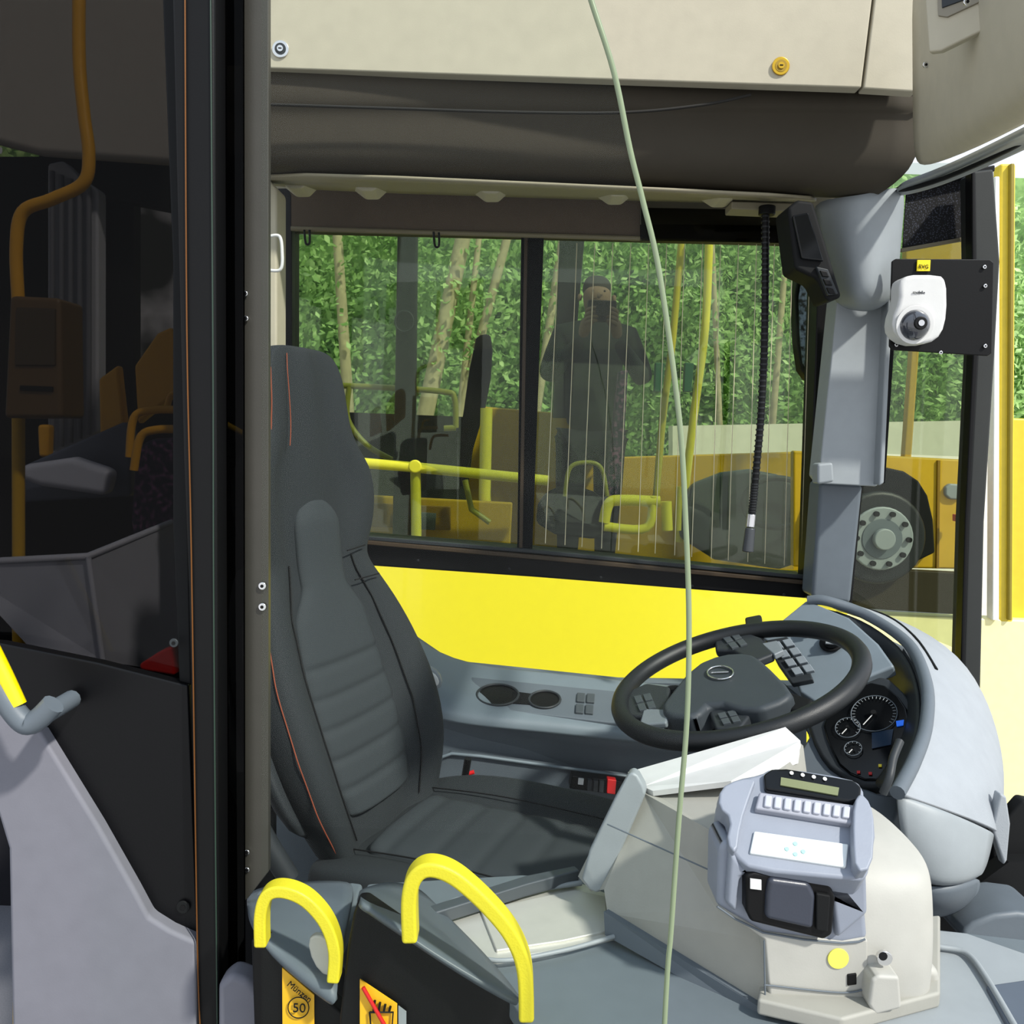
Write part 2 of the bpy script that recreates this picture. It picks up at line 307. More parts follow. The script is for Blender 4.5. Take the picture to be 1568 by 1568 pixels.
slab('cream_post',[(405,268),(424,288),(424,535),(405,535)],(1.95,0,0),.08,CREAM,dp,.006)
slab('bulkhead',[(296,250),(412,262),(418,640),(418,1500),(300,1500)],(1.98,0,0),.03,BLKM,dp)
tube('white_loop',[(412,362),(428,362),(432,385),(430,412),(412,414)],1.9,.0035,WHT,dp)
tube('bulkhead_rail',[(330,640),(420,690)],1.9,.006,OCH,dp)
gd=grp('door_1')
EDGE=[(895,-40),(905,0),(940,110),(965,230),(985,310),(1010,420),(1040,640),(1050,800),(1055,950),(1052,1100),(1040,1250),(1028,1420),(1016,1600),(980,2400),(960,3500)]
slab('glass_sheet',[(400,-40)]+EDGE+[(400,3500)],(.80,0,0),.004,GL_CLR,gd)
tube('glass_edge',[(x,y) for x,y in EDGE],.80,.0026,GEDGE,gd)
# =============== PASSENGER CABIN (seen through tinted pane) ===============
pcab=grp('wall_passenger_cabin')
slab('roof_lining',[(-80,-80),(290,-80),(270,250),(60,235),(-80,200)],(2.6,0,0),.05,mat('lining','#9c9892',.8),pcab,.02)
slab('far_wall',[(-80,700),(60,700),(190,640),(300,600),(300,1450),(-80,1450)],(3.0,0,0),.05,mat('cabin_dark','#17171c',.8,spec=.2),pcab)
slab('window_post_a',[(160,285),(205,285),(205,660),(160,680)],(2.8,0,0),.05,BLKM,pcab)
slab('window_post_b',[(-80,240),(70,240),(70,700),(-80,700)],(2.9,0,0),.05,BLKM,pcab)
slab('window_top_beam',[(60,200),(300,235),(300,330),(150,300),(60,270)],(2.75,0,0),.05,BLKM,pcab)
slab('concertina',[(72,250),(95,245),(120,270),(150,290),(150,660),(110,690),(72,700)],(2.7,0,0),.06,mat('bellows','#a4a8b2',.6),pcab,.01)
for i in range(5): tube('bellows_fold_%d'%i,[(80+i*14,262+i*6),(80+i*14,690-i*6)],2.68,.008,mat('bellows_dark','#5c5f68',.6),pcab)
slab('yellow_panel_a',[(150,580),(180,558),(190,650),(152,668)],(2.5,0,0),.04,OCHB,pcab,.01)
slab('yellow_panel_b',[(205,560),(240,510),(262,500),(272,520),(272,600),(210,650)],(2.5,0,0),.04,OCHB,pcab,.01)
slab('yellow_panel_c',[(56,650),(74,650),(72,700),(58,700)],(2.5,0,0),.04,OCHB,pcab,.01)
slab('dark_slope',[(30,715),(190,645),(200,660),(200,760),(20,770)],(2.4,0,0),.05,BLUEG,pcab,.01)
slab('far_facade',[(-80,240),(300,300),(300,680),(-80,700)],(3.6,0,0),.05,stripemat('far_facade','#e2e2ea','#30332f',2.2,'noise'),pcab)
ty=grp('stanchion_pole')
tube('pole_upper',[(122,-80),(121,80),(128,170),(136,235),(128,280),(80,305),(35,325),(25,380),(28,460)],1.9,.013,OCHB,ty)
tube('pole_foot',[(28,460),(30,2000)],1.92,.013,OCH,ty)
vb=grp('ticket_validator')
slab('validator_body',[(14,452),(92,456),(95,640),(5,640)],(1.82,0,0),.1,mat('validator','#5a4320',.5),vb,.01)
slab('validator_face',[(24,470),(84,472),(84,560),(22,560)],(1.815,0,0),.01,mat('validator_face','#3e3018',.4),vb,.003)
slab('validator_slot',[(30,590),(80,592),(80,600),(30,598)],(1.815,0,0),.01,BLK,vb,.001)
pr=grp('reflected_handrail')  # reflections in the tinted partition, modelled as solid rails behind it
tube('rail_a',[(198,700),(205,640),(235,628),(280,628)],2.2,.010,OCHB,pr)
tube('rail_b',[(205,720),(215,670),(240,658),(285,658)],2.1,.010,OCHB,pr)
tube('rail_c',[(255,632),(262,605),(285,600)],2.3,.008,OCHB,pr)
pst=grp('passenger_seat')
SHL=mat('shell_gray','#b5bacb',.5)
poly3('seat_shell',[(-60,862,1.95),(135,852,1.85),(262,800,2.2),(268,1030,2.2),(158,1012,1.85),(60,1000,1.88),(-60,870,1.95)],[[0,1,4,5,6],[1,2,3,4]],SHL,pst,0,0,.02)
tube('seat_shell_ridge',[(-60,862,1.94),(135,852,1.84),(262,800,2.19)],1.9,.008,SHL,pst,1)
tube('seat_shell_edge',[(135,852,1.84),(158,1012,1.84)],1.9,.006,SHL,pst,1)
slab('seat_back',[(205,690),(225,672),(300,668),(300,860),(215,880),(198,800)],(2.35,0,0),.08,PURP,pst,.02)
slab('seat_shell_back',[(28,712),(110,700),(170,720),(160,760),(60,745),(30,735)],(2.3,0,0),.06,SHL,pst,.02)
slab('red_bag',[(212,1018),(240,1000),(262,990),(268,1035),(215,1026)],(1.7,0,0),.05,RED,pst,.01)
# =============== DRIVER SEAT ===============
ds=grp('driver_seat')
O=P(585,1245,1.62)
yaw=rad(-22)
Fw=Vector((math.cos(yaw),math.sin(yaw),0)); Lt=Vector((-Fw.y,Fw.x,0)); Up=Vector((0,0,1))
def S(f,l,u): return O+Fw*f+Lt*l+Up*u
def loftrings(name,rings,m,par,sub=2,capends=True):
    n=len(rings[0]); vs=[v for r in rings for v in r]
    fs=[[i*n+j,i*n+(j+1)%n,(i+1)*n+(j+1)%n,(i+1)*n+j] for i in range(len(rings)-1) for j in range(n)]
    if capends: fs+= [list(range(n)),list(range((len(rings)-1)*n,len(rings)*n))]
    return mk(name,vs,fs,m,par,0,True,sub)
lev=[(-.06,.17,.02,.05,.02),(.0,.19,0,.06,.035),(.08,.235,-.02,.07,.055),(.18,.255,-.055,.075,.065),(.29,.25,-.098,.075,.055),(.39,.22,-.132,.07,.035),(.455,.175,-.15,.065,.018),(.485,.165,-.155,.06,.012),(.53,.19,-.16,.06,.022),(.60,.205,-.168,.06,.028),(.66,.195,-.172,.058,.024),(.71,.14,-.176,.055,.014),(.77,.128,-.18,.055,.01),(.84,.122,-.186,.05,.006),(.878,.10,-.192,.04,0),(.888,.06,-.196,.03,0)]
ss=[-1,-.93,-.72,-.56,-.3,0,.3,.56,.72,.93,1]
def bol(s):
    a=abs(s)
    return 0 if a<.6 else (.9 if a<.8 else (1. if a<.95 else .45))
def li(h):
    for a,b in zip(lev,lev[1:]):
        if a[0]<=h<=b[0]:
            u=(h-a[0])/(b[0]-a[0]); return [a[k]*(1-u)+b[k]*u for k in range(5)]
rings=[]
for h,w,f,t,b in lev:
    r=[S(f+b*bol(s)+ (.012 if abs(s)<.1 else 0),w*s,h) for s in ss]
    r+=[S(f-t,w*s,h) for s in (.96,.5,0,-.5,-.96)]
    rings.append(r)
loftrings('backrest',rings,SEAT,ds)
# one continuous centre insert: wide ribbed lower part tapering to a rounded tongue
ins=[]
for i in range(66):
    h=.03+i*.00875
    _,w,f,_,_=li(h)
    hw=w*.54
    if h>.36: hw=min(hw,.135-.06*min(1,(h-.36)/.07))
    if h>.54: hw*=math.sqrt(max(.02,1-((h-.54)/.062)**2))
    g=-.007 if (i%6==0 and 6<=i<=30) else 0
    up_=.016 if h<.56 else .016-.012*(h-.56)/.04
    ins.append([S(f+up_+g+(.004 if abs(s)<.6 else -.006),hw*s,h) for s in(-1,-.55,0,.55,1)]+[S(f-.012,hw*s*.95,h) for s in(1,0,-1)])
loftrings('backrest_insert',ins,SEATI,ds,1)
def seam(name,side,frac,off,hs,m,r=.0012):
    pts=[]
    for h in hs:
        q=li(h); pts.append(S(q[2]+q[4]*off+.002,q[1]*frac*side,h))
    tubew(name,pts,r,m,ds,4)
hs=[i*.03 for i in range(0,29)]
seam('stitch_near',-1,.97,.55,hs,ORG,.0011)
seam('stitch_head',-1,.60,1.0,[.70,.73,.76,.80,.84,.87],ORG,.0009)
seam('seam_far',1,.62,.45,hs[:17],BLKM,.0016)
seam('seam_near',-1,.62,.45,hs[:17],BLKM,.0016)
for i,h in enumerate((.43,.49)):
    q=li(h); tubew('cross_seam_%d'%i,[S(q[2]+.018,q[1]*.45,h),S(q[2]+q[4]+.01,q[1]*.8,h+.006)],.0014,BLKM,ds)
rings=[]
for f,w,u,t,b in [(-.05,.2,-.04,.09,.01),(0,.235,-.02,.11,.015),(.1,.25,-.01,.12,.03),(.22,.255,-.01,.12,.035),(.34,.255,-.01,.12,.03),(.44,.25,-.005,.11,.02),(.5,.235,-.02,.1,.005),(.53,.2,-.06,.05,0)]:
    r=[S(f,w*s,u+b*bol(s)) for s in ss]+[S(f,w*s,u-t) for s in(.96,.5,0,-.5,-.96)]
    rings.append(r)
loftrings('cushion',rings,SEAT,ds)
ins=[]
for i in range(31):
    f=.04+i*.014
    ins.append([S(f,.14*s,.004+(-.006 if i%6==3 else 0)+.003*(1-abs(s))) for s in(-1,-.5,0,.5,1)]+[S(f,.13*s,-.03) for s in(1,0,-1)])
loftrings('cushion_insert',ins,SEATI,ds,1)
for sd in (-1,1): tubew('cushion_seam_%d'%(sd+1),[S(.02,.15*sd,.0),S(.2,.15*sd,.012),(S(.46,.15*sd,.006))],.0014,BLKM,ds)
bs=[]
for h,w,f,t,b in lev[1:8]:
    bs.append([S(f-t*.4,-(w+.012),h),S(f-t*.4+.03,-(w+.018),h),S(f-t-.03,-(w+.005),h),S(f-t-.045,0,h),S(f-t-.03,w,h),S(f-t+.02,w,h)])
loftrings('back_shell',bs,DG,ds,1)
tubew('recliner_trim',[S(-.16,-.275,.30),S(-.13,-.28,.2),S(-.08,-.275,.08),S(-.03,-.25,-.02)],.018,DG,ds)
tubew('recliner_lever',[S(-.15,-.28,.36),S(-.14,-.285,.27)],.010,LG,ds)
lp=[S(-.08,-.26,-.07),S(0,-.27,-.04),S(.07,-.27,-.07),S(.12,-.265,-.13)]
tubew('seat_side_arm',lp,.02,DG,ds)
disc('recliner_knob',S(-.01,-.265,-.09),-Lt,.045,.03,BLKM,ds,.006)
b0=S(.2,0,-.12)
box('seat_suspension',b0.x-.22,b0.x+.22,b0.y-.2,b0.y+.2,.42,b0.z,BLKM,ds,.02)
box('seat_pedestal',b0.x-.16,b0.x+.16,b0.y-.15,b0.y+.15,.3,.43,DG,ds,.01)
tubew('belt_buckle_stalk',[S(.05,.26,-.04),S(.06,.26,.03)],.008,BLK,ds)
# =============== SIDE CONSOLE ===============
co=grp('side_console')
patch('console_top',[[(560,905,2.27),(605,960,2.27),(690,1018,2.27),(800,1028,2.26),(940,1043,2.24),(1200,1072,2.2)],[(560,930,2.22),(612,975,2.22),(690,1028,2.2),(800,1037,2.2),(940,1052,2.18),(1200,1080,2.15)],[(560,1010,2.08),(640,1050,2.05),(715,1080,2.02),(800,1088,2.02),(940,1105,2.0),(1200,1130,1.98)],[(570,1040,2.04),(655,1085,2.0),(715,1098,1.98),(800,1103,1.98),(940,1118,1.96),(1200,1145,1.94)],[(570,1050,2.05),(657,1098,2.0),(715,1110,1.98),(800,1118,1.98),(940,1132,1.96),(1200,1160,1.94)]],CG,co,.01,2)
patch('console_side',[[(560,1050,2.05),(657,1097,2.01),(800,1116,1.99),(940,1131,1.97),(1230,1160,1.94)],[(570,1110,2.06),(668,1125,2.06),(800,1140,2.04),(940,1155,2.02),(1230,1180,1.99)],[(580,1160,2.1),(662,1175,2.08),(800,1185,2.06),(940,1200,2.04),(1230,1220,2.0)],[(580,1500,2.1),(662,1500,2.08),(800,1500,2.06),(940,1500,2.04),(1230,1500,2.0)]],mat('console_side_gray','#59626a',.55),co,.01,1)
slab('console_recess',[(668,1108),(1000,1142),(995,1192),(800,1168),(690,1152),(668,1170)],2.03,.01,mat('console_side_gray','#59626a',.55),co,.004)
slab('console_kick',[(655,1185),(690,1152),(800,1166),(990,1192),(990,1260),(655,1250)],2.0,.02,mat('kick_gray','#4c545b',.6),co,.004)
tube('console_kick_edge',[(655,1188),(672,1168),(692,1154),(800,1167),(990,1193)],1.995,.004,CG,co,2)
TP=('n',P(820,1065,2.1),(Vector((0.0,-.25,1))).normalized())
TPn=TP[2]
def tp(o): return ('n',TP[1]+TPn*o,TPn)
slab('cup_tray',[(722,1036),(860,1050),(945,1058),(1000,1064),(985,1112),(870,1098),(708,1080)],tp(.012),.02,MG,co,.004)
for x,y,rx_,ry_,nm in((762,1064,30,15,'a'),(834,1071,22,12,'b')):
    slab('cup_well_'+nm,[(x+rx_*math.cos(a*.3927),y+ry_*math.sin(a*.3927)) for a in range(16)],tp(.014),.004,BLK,co,.001,1)
    q=[P(x+(rx_+2)*math.cos(a*.3927),y+(ry_+1)*math.sin(a*.3927),tp(.015)) for a in range(17)]
    tubew('cup_rim_'+nm,q,.003,DG,co,3)
slab('cup_bridge',[(785,1058),(815,1062),(812,1078),(783,1076)],tp(.015),.004,BLKM,co,.001)
for i in range(2):
    for j in range(2):
        x=884+i*15-j*2; y=1060+j*17+i*1; slab('switch_%d%d'%(i,j),[(x,y),(x+12,y+1),(x+11,y+14),(x-1,y+13)],tp(.018),.01,mat('key_gray','#3f4549',.5),co,.002)
for i in range(3):
    for j in range(2):
        x=962+i*12-j*3; y=1068+j*15+i*1; slab('switch_c%d%d'%(i,j),[(x,y),(x+10,y+1),(x+9,y+12),(x-1,y+11)],tp(.018),.01,mat('key_gray','#3f4549',.5),co,.002)
slab('rocker_plate',[(646,1030),(655,1020),(672,1030),(678,1050),(668,1057),(655,1050)],(2.0,0,0),.02,LG,co,.004,1)
slab('rocker_button',[(652,1034),(658,1028),(669,1036),(673,1048),(666,1052),(657,1046)],(1.992,0,0),.02,WHT,co,.003,1)
slab('switch_plate',[(876,1188),(985,1200),(980,1222),(872,1208)],(1.96,0,0),.04,BLK,co,.003)
slab('red_switch',[(930,1193),(944,1195),(942,1217),(929,1215)],(1.95,0,0),.02,RED,co,.002)
slab('switch_label',[(886,1192),(894,1193),(893,1202),(885,1201)],(1.955,0,0),.006,WHT,co)
for i in range(3): slab('plate_key_%d'%i,[(900+i*9,1194+i),(907+i*9,1195+i),(906+i*9,1212+i),(899+i*9,1211+i)],(1.952,0,0),.01,DG,co,.001)
tube('red_latch',[(716,1185),(726,1182)],1.97,.005,RED,co)
# =============== STEERING WHEEL ===============
sw=grp('steering_wheel')
wc=P(1127,1040,1.54)
ray=(wc-C).normalized(); rx=ray.cross(Vector((0,0,1))).normalized(); ru=rx.cross(ray).normalized()
upl=(-math.sin(rad(19))*rx+math.cos(rad(19))*ru)
th=rad(66)
wn=(upl*math.sin(th)-ray*math.cos(th)).normalized()
maj=(math.cos(rad(19))*rx+math.sin(rad(19))*ru).normalized(); mnr=wn.cross(maj).normalized()
RW=.216
pts=[wc+maj*RW*math.cos(a*math.pi/40)+mnr*RW*math.sin(a*math.pi/40) for a in range(80)]
tubew('rim',pts,.0165,RUB,sw,1,True)
def wp(o): return ('n',wc+wn*o,wn)
hub=[(1012,1082),(1016,1072),(1060,1018),(1105,1000),(1148,998),(1168,1010),(1214,1056),(1208,1068),(1150,1090),(1090,1072),(1065,1098),(1018,1094)]
slab('hub_pad',hub,wp(.012),.05,mat('hub_gray','#343a3e',.55,spec=.35),sw,.012,1)
slab('hub_lower',[(1015,1078),(1200,1068),(1222,1078),(1225,1095),(1150,1110),(1050,1112),(1010,1098)],wp(-.03),.03,BLKM,sw,.008)
slab('spoke_upper',[(1092,968),(1120,960),(1165,975),(1185,1000),(1155,1012),(1120,995),(1095,995)],wp(.0),.018,DG,sw,.006)
slab('spoke_upper_arm',[(1140,945),(1165,940),(1170,985),(1145,990)],wp(-.01),.015,RUB,sw,.005)
slab('spoke_left',[(960,1058),(990,1045),(1025,1050),(1025,1085),(1000,1098),(950,1095),(945,1080)],wp(0),.018,DG,sw,.006)
slab('spoke_left_light',[(985,1084),(1028,1086),(1020,1106),(978,1110)],wp(.002),.012,mat('spoke_silver','#6c7377',.5),sw,.004)
slab('spoke_right',[(1195,1050),(1215,1060),(1245,1070),(1235,1092),(1205,1085)],wp(-.01),.02,BLKM,sw,.006)
slab('spoke_lower',[(1085,1088),(1135,1080),(1148,1095),(1130,1118),(1095,1115)],wp(0),.018,DG,sw,.005)
slab('spoke_light_upper',[(1165,985),(1190,980),(1200,995),(1185,1002)],wp(0.0),.012,mat('spoke_silver','#6c7377',.5),sw,.003)
def keys(nm,cx,cy,dx,dy,ex,ey,nx,ny,o):
    for i in range(nx):
        for j in range(ny):
            x=cx+i*dx+j*ex; y=cy+i*dy+j*ey
            slab('%s_%d%d'%(nm,i,j),[(x,y),(x+dx*.8,y+dy*.8),(x+dx*.8+ex*.8,y+dy*.8+ey*.8),(x+ex*.8,y+ey*.8)],wp(o),.006,mat('wheel_key','#3f4548',.5),sw,.001)
keys('key_top',1106,976,13,-4,8,9,2,2,.004); keys('key_left',970,1066,14,-3,5,12,2,2,.004); keys('key_low',1098,1092,15,-3,5,9,2,2,.004)
q=[P(1103+20*math.cos(a*.3927),1030+10*math.sin(a*.3927),wp(.015)) for a in range(17)]; tubew('badge_ring',q,.0018,CHR,sw,3)
tube('badge_bar',[(1090,1030),(1116,1029)],wp(.015),.0018,CHR,sw)
tubew('column',[wc-wn*.03,wc-wn*.25,wc-wn*.5],.05,BLKM,sw,2)
tube('indicator_stalk',[(1020,1060,1.62),(1040,1058,1.6),(1080,1075,1.6)],1.6,.01,BLKM,sw)
# =============== DASHBOARD ===============
da=grp('dashboard')
patch('hood_top',[
 [(1240,916,1.86),(1325,938,1.80),(1392,985,1.68),(1420,1045,1.54),(1420,1110,1.42),(1402,1165,1.32),(1376,1212,1.24),(1374,1216,1.235)],
 [(1250,912,1.88),(1350,940,1.82),(1420,985,1.70),(1452,1050,1.56),(1455,1120,1.44),(1440,1180,1.34),(1420,1229,1.26),(1419,1232,1.255)],
 [(1262,915,1.93),(1380,948,1.87),(1455,995,1.75),(1492,1065,1.61),(1505,1130,1.49),(1500,1190,1.38),(1478,1249,1.30),(1477,1252,1.295)],
 [(1268,920,1.99),(1395,955,1.93),(1476,1006,1.82),(1516,1078,1.68),(1534,1150,1.56),(1537,1210,1.45),(1528,1268,1.36),(1527,1272,1.355)],
 [(1268,930,2.02),(1395,965,1.97),(1474,1020,1.86),(1514,1090,1.72),(1532,1160,1.60),(1535,1218,1.49),(1524,1272,1.40),(1523,1276,1.395)]],DASHW,da,.008,2)
tube('hood_rim',[(1238,920,1.85),(1265,920,1.83),(1325,941,1.79),(1390,985,1.67),(1418,1045,1.53),(1418,1110,1.41),(1400,1165,1.31),(1374,1214,1.23)],1.5,.011,MG,da)
tube('hood_seam',[(1268,921,1.90),(1350,940,1.84),(1400,975,1.72),(1434,1025,1.6)],1.5,.003,BLKM,da)
patch('binnacle_wall',[
 [(1242,925,1.85),(1322,948,1.80),(1382,990,1.69),(1408,1045,1.56),(1410,1110,1.44),(1393,1165,1.34),(1368,1210,1.27)],
 [(1236,950,1.82),(1300,965,1.79),(1360,1005,1.72),(1392,1055,1.6),(1396,1110,1.5),(1378,1165,1.42),(1350,1206,1.35)],
 [(1225,985,1.8),(1290,1000,1.8),(1345,1030,1.74),(1380,1070,1.64),(1386,1115,1.55),(1368,1165,1.46),(1335,1204,1.4)]],DG,da,.005,2)
IN=Vector((-.45,-.45,.77)).normalized()
def dpn(o): return ('n',P(1330,1115,1.55)+IN*o,IN)
slab('dash_panel_upper',[(1165,975),(1235,918),(1300,945),(1345,985),(1370,1020),(1300,1048),(1262,1085),(1225,1060),(1205,1010)],('n',P(1260,1000,1.72),IN),.03,CG,da,.006)
slab('dash_panel_lower',[(1195,1040),(1250,1085),(1262,1150),(1300,1195),(1345,1215),(1380,1218),(1370,1260),(1230,1200),(1225,1150),(1240,1125)],('n',P(1260,1120,1.6),IN),.04,MG,da,.006)
slab('cluster_frame',[(1232,1098),(1300,1040),(1350,1028),(1396,1070),(1404,1110),(1375,1185),(1335,1210),(1275,1182),(1250,1150)],dpn(-.004),.03,DG,da,.008,1)
slab('cluster_glass',[(1258,1100),(1300,1056),(1345,1040),(1386,1075),(1394,1110),(1365,1180),(1335,1198),(1290,1180),(1268,1140)],dpn(.001),.01,LCD,da,.004,1)
TICK=mat('tick_gray','#8f9496',.5)
def gauge(nm,x,y,r,ticks):
    c=P(x,y,dpn(.006)); u=(rx-IN*rx.dot(IN)).normalized(); v=IN.cross(u)
    tubew(nm+'_ring',[c+(u*math.cos(a*math.pi/16)+v*math.sin(a*math.pi/16))*r for a in range(33)],.0008,MG,da,1)
    for i in range(ticks):
        a=rad(-40+260*i/(ticks-1)); d=u*math.cos(a)+v*math.sin(a); tubew('%s_tick_%d'%(nm,i),[c+d*r*.82,c+d*r*.95],.0006,TICK,da)
    tubew(nm+'_needle',[c,c+(u*-.5-v*.6)*r],.0009,WHT,da); disc(nm+'_cap',c,IN,r*.12,.004,BLKM,da)
gauge('speedometer',1338,1092,.040,25); gauge('tachometer',1298,1114,.022,13); gauge('fuel_gauge',1306,1146,.015,9)
slab('info_lcd',[(1335,1122),(1368,1116),(1364,1140),(1335,1146)],dpn(.004),.002,mat('lcd_blue','#1e3044',.2),da)
slab('blue_lamp',[(1372,1104),(1384,1102),(1383,1110),(1373,1112)],dpn(.004),.002,BLUE,da)
for i,(x,y) in enumerate(((1312,1180),(1330,1182),(1345,1170))): slab('tell_tale_%d'%i,[(x,y),(x+5,y),(x+5,y+4),(x,y+4)],dpn(.004),.002,RED if i<2 else YEL,da)
def up(o): return ('n',P(1260,1000,1.72)+IN*o,IN)
slab('switch_bank',[(1172,980),(1205,974),(1232,1008),(1245,1040),(1212,1046),(1190,1015)],up(.012),.015,DG,da,.003)
for i in range(4):
    for j in range(2):
        x=1180+i*10+j*17; y=984+i*13-j*4; slab('dash_key_%d%d'%(i,j),[(x,y),(x+13,y-3),(x+20,y+7),(x+7,y+10)],up(.018),.008,mat('dash_key','#7d858b',.5),da,.0015)
for nm,x,y,r in(('rotary_switch',1274,985,.024),('ignition',1240,965,.016)):
    disc(nm+'_ring',P(x,y,up(.004)),IN,r,.006,BLKM,da,.002); disc(nm+'_knob',P(x,y,up(.01)),IN,r*.65,.012,BLK,da,.003)
    tubew(nm+'_grip',[P(x,y,up(.022))-rx*r*.5,P(x,y,up(.022))+rx*r*.5],.003,LG,da)
patch('dash_nose',[[(1374,1219,1.25),(1430,1238,1.24),(1480,1258,1.25),(1520,1276,1.30)],[(1373,1221,1.245),(1430,1240,1.235),(1480,1260,1.245),(1519,1279,1.295)],[(1378,1270,1.235),(1430,1297,1.215),(1480,1312,1.225),(1510,1320,1.27)],[(1388,1325,1.235),(1430,1352,1.215),(1480,1345,1.225),(1503,1333,1.27)],[(1390,1330,1.24),(1430,1358,1.22),(1480,1350,1.23),(1501,1337,1.275)],[(1395,1345,1.3),(1430,1360,1.3),(1475,1353,1.3),(1496,1338,1.33)]],LG,da,.006,2)
patch('dash_nose_lower',[[(1392,1345,1.25),(1430,1362,1.23),(1480,1352,1.24),(1500,1340,1.28)],[(1398,1385,1.25),(1430,1400,1.23),(1478,1385,1.24),(1496,1365,1.29)],[(1405,1395,1.34),(1430,1405,1.34),(1470,1395,1.34),(1490,1370,1.36)]],MG,da,.006,2)
slab('dash_end_flap',[(1520,1270),(1532,1215),(1542,1220),(1548,1262),(1543,1318),(1538,1326)],(1.36,0,0),.02,DASHW,da,.004)
slab('dash_end_dark',[(1520,1280),(1568,1225),(1640,1240),(1640,1420),(1568,1400),(1520,1380)],(1.45,0,0),.03,BLKM,da,.006)
slab('floor_well',[(1395,1345),(1490,1360),(1545,1320),(1620,1320),(1620,1480),(1395,1480)],(1.42,0,0),.03,BLKM,da)
tube('gear_lever',[(1352,1215,1.2),(1362,1190,1.2),(1368,1160,1.22),(1378,1135,1.24)],1.2,.006,DG,da)
slab('wheelhouse',[(1475,1420),(1540,1395),(1620,1405),(1620,1470),(1475,1450)],(1.3,0,0),.1,MG,da,.02,1)
patch('dash_body',[[(1240,930,2.04),(1395,985,2.0),(1500,1090,1.8),(1522,1280,1.46)],[(1235,1000,2.06),(1395,1100,2.02),(1490,1200,1.82),(1520,1320,1.5)],[(1235,1250,2.06),(1395,1350,2.02),(1480,1400,1.82),(1518,1450,1.5)]],MG,da,.01,1)
# =============== COUNTER ===============
ct=grp('driver_door_counter')
ZC=1.085
CTG=mat('counter_gray','#5c656a',.5); CTL=mat('counter_light','#888e91',.5)
slab('counter_top',[(560,1352),(800,1338),(930,1345),(1180,1350),(1420,1420),(1600,1440),(1600,1600),(860,1600),(815,1580),(780,1525),(640,1440),(600,1410)],('z',ZC-.012),.03,CTG,ct,.006)
slab('counter_top_left',[(385,1375),(395,1362),(540,1350),(556,1352),(540,1400),(520,1452),(440,1420)],('z',ZC-.012),.03,CTG,ct,.006)
slab('counter_right_light',[(1400,1420),(1480,1428),(1600,1470),(1600,1600),(1300,1600),(1250,1560),(1380,1500)],('z',ZC-.004),.008,CTL,ct,.003)
slab('counter_dark_tray',[(1510,1508),(1600,1495),(1600,1600),(1560,1600)],('z',ZC+.002),.01,mat('tray_blue_gray','#4b5460',.6),ct,.003)
tube('counter_ridge',[(1438,1450),(1480,1460),(1512,1500),(1570,1600)],('z',ZC+.002),.004,CTL,ct)
slab('steel_tray',[(640,1402),(700,1378),(890,1352),(940,1372),(945,1432),(870,1452),(760,1470),(700,1450)],('z',ZC-.006),.012,STEEL,ct,.002)
slab('steel_tray_back',[(735,1392),(880,1362),(928,1372),(930,1425),(860,1440),(760,1455)],('z',ZC-.002),.006,mat('steel_light','#b9b8b0',.45,.3),ct,.002)
tube('steel_tray_lip',[(640,1402),(700,1378),(890,1352)],('z',ZC+.002),.004,LG,ct,1)
tube('steel_tray_front',[(700,1450),(760,1471),(860,1456),(940,1434)],('z',ZC+.002),.003,LG,ct)
slab('slide_rail',[(640,1392),(805,1340),(880,1325),(888,1332),(806,1354),(645,1404)],('z',ZC+.02),.02,mat('rail_dark','#3f454a',.4),ct,.003)
slab('fascia_centre',[(541,1400),(546,1385),(560,1384),(600,1412),(640,1440),(720,1492),(780,1534),(806,1560),(812,1600),(820,2900),(500,2900),(520,1560),(532,1450)],(1.0,0,0),.03,BLK,ct,.004)
slab('fascia_left',[(398,1436),(432,1475),(475,1512),(515,1545),(540,1560),(540,2800),(430,2800),(388,1560),(384,1440)],(1.04,0,0),.03,BLK,ct,.004)
patch('arm_pad_left',[[(378,1375,1.22),(395,1362,1.26),(470,1352,1.28),(545,1352,1.26)],[(378,1392,1.16),(410,1385,1.16),(470,1375,1.18),(540,1372,1.16)],[(384,1408,1.1),(425,1428,1.08),(480,1455,1.06),(520,1470,1.04)],[(396,1428,1.04),(430,1464,1.03),(475,1500,1.0),(515,1530,.99)],[(400,1438,1.05),(432,1474,1.04),(475,1509,1.01),(515,1540,1.0)]],MG,ct,.008,2)
patch('arm_pad_centre',[[(548,1368,1.12),(590,1352,1.18),(640,1360,1.2),(660,1385,1.18)],[(548,1374,1.04),(610,1396,1.04),(670,1422,1.08),(740,1462,1.06)],[(552,1382,.99),(630,1430,.98),(700,1478,.97),(795,1530,.97)],[(554,1390,.985),(625,1438,.975),(700,1488,.965),(800,1544,.96)]],mat('pad_gray','#525a5f',.45),ct,.008,2)
slab('coin_dish',[(470,1440),(485,1430),(512,1445),(518,1490),(500,1500),(478,1475)],(1.015,0,0),.01,mat('steel_light','#b9b8b0',.45,.3),ct,.003,1)
def band(name,pts,Y,m,wd=.028):
    c=cr([P(x,y,Y) for x,y in pts],8); vs=[];n=len(c)
    for i,p in enumerate(c):
        t=(c[min(i+1,n-1)]-c[max(i-1,0)]).normalized(); nn=Vector((t.z,0,-t.x)); 
        for a,b in ((-.5,-.5),(.5,-.5),(.5,.5),(-.5,.5)):
            vs.append(p+nn*wd*.62*a+Vector((0,1,0))*wd*b)
    fs=[[i*4+j,i*4+(j+1)%4,(i+1)*4+(j+1)%4,(i+1)*4+j] for i in range(n-1) for j in range(4)]+[[0,1,2,3],[n*4-4,n*4-3,n*4-2,n*4-1]]
    return mk(name,vs,fs,m,ct,.004)
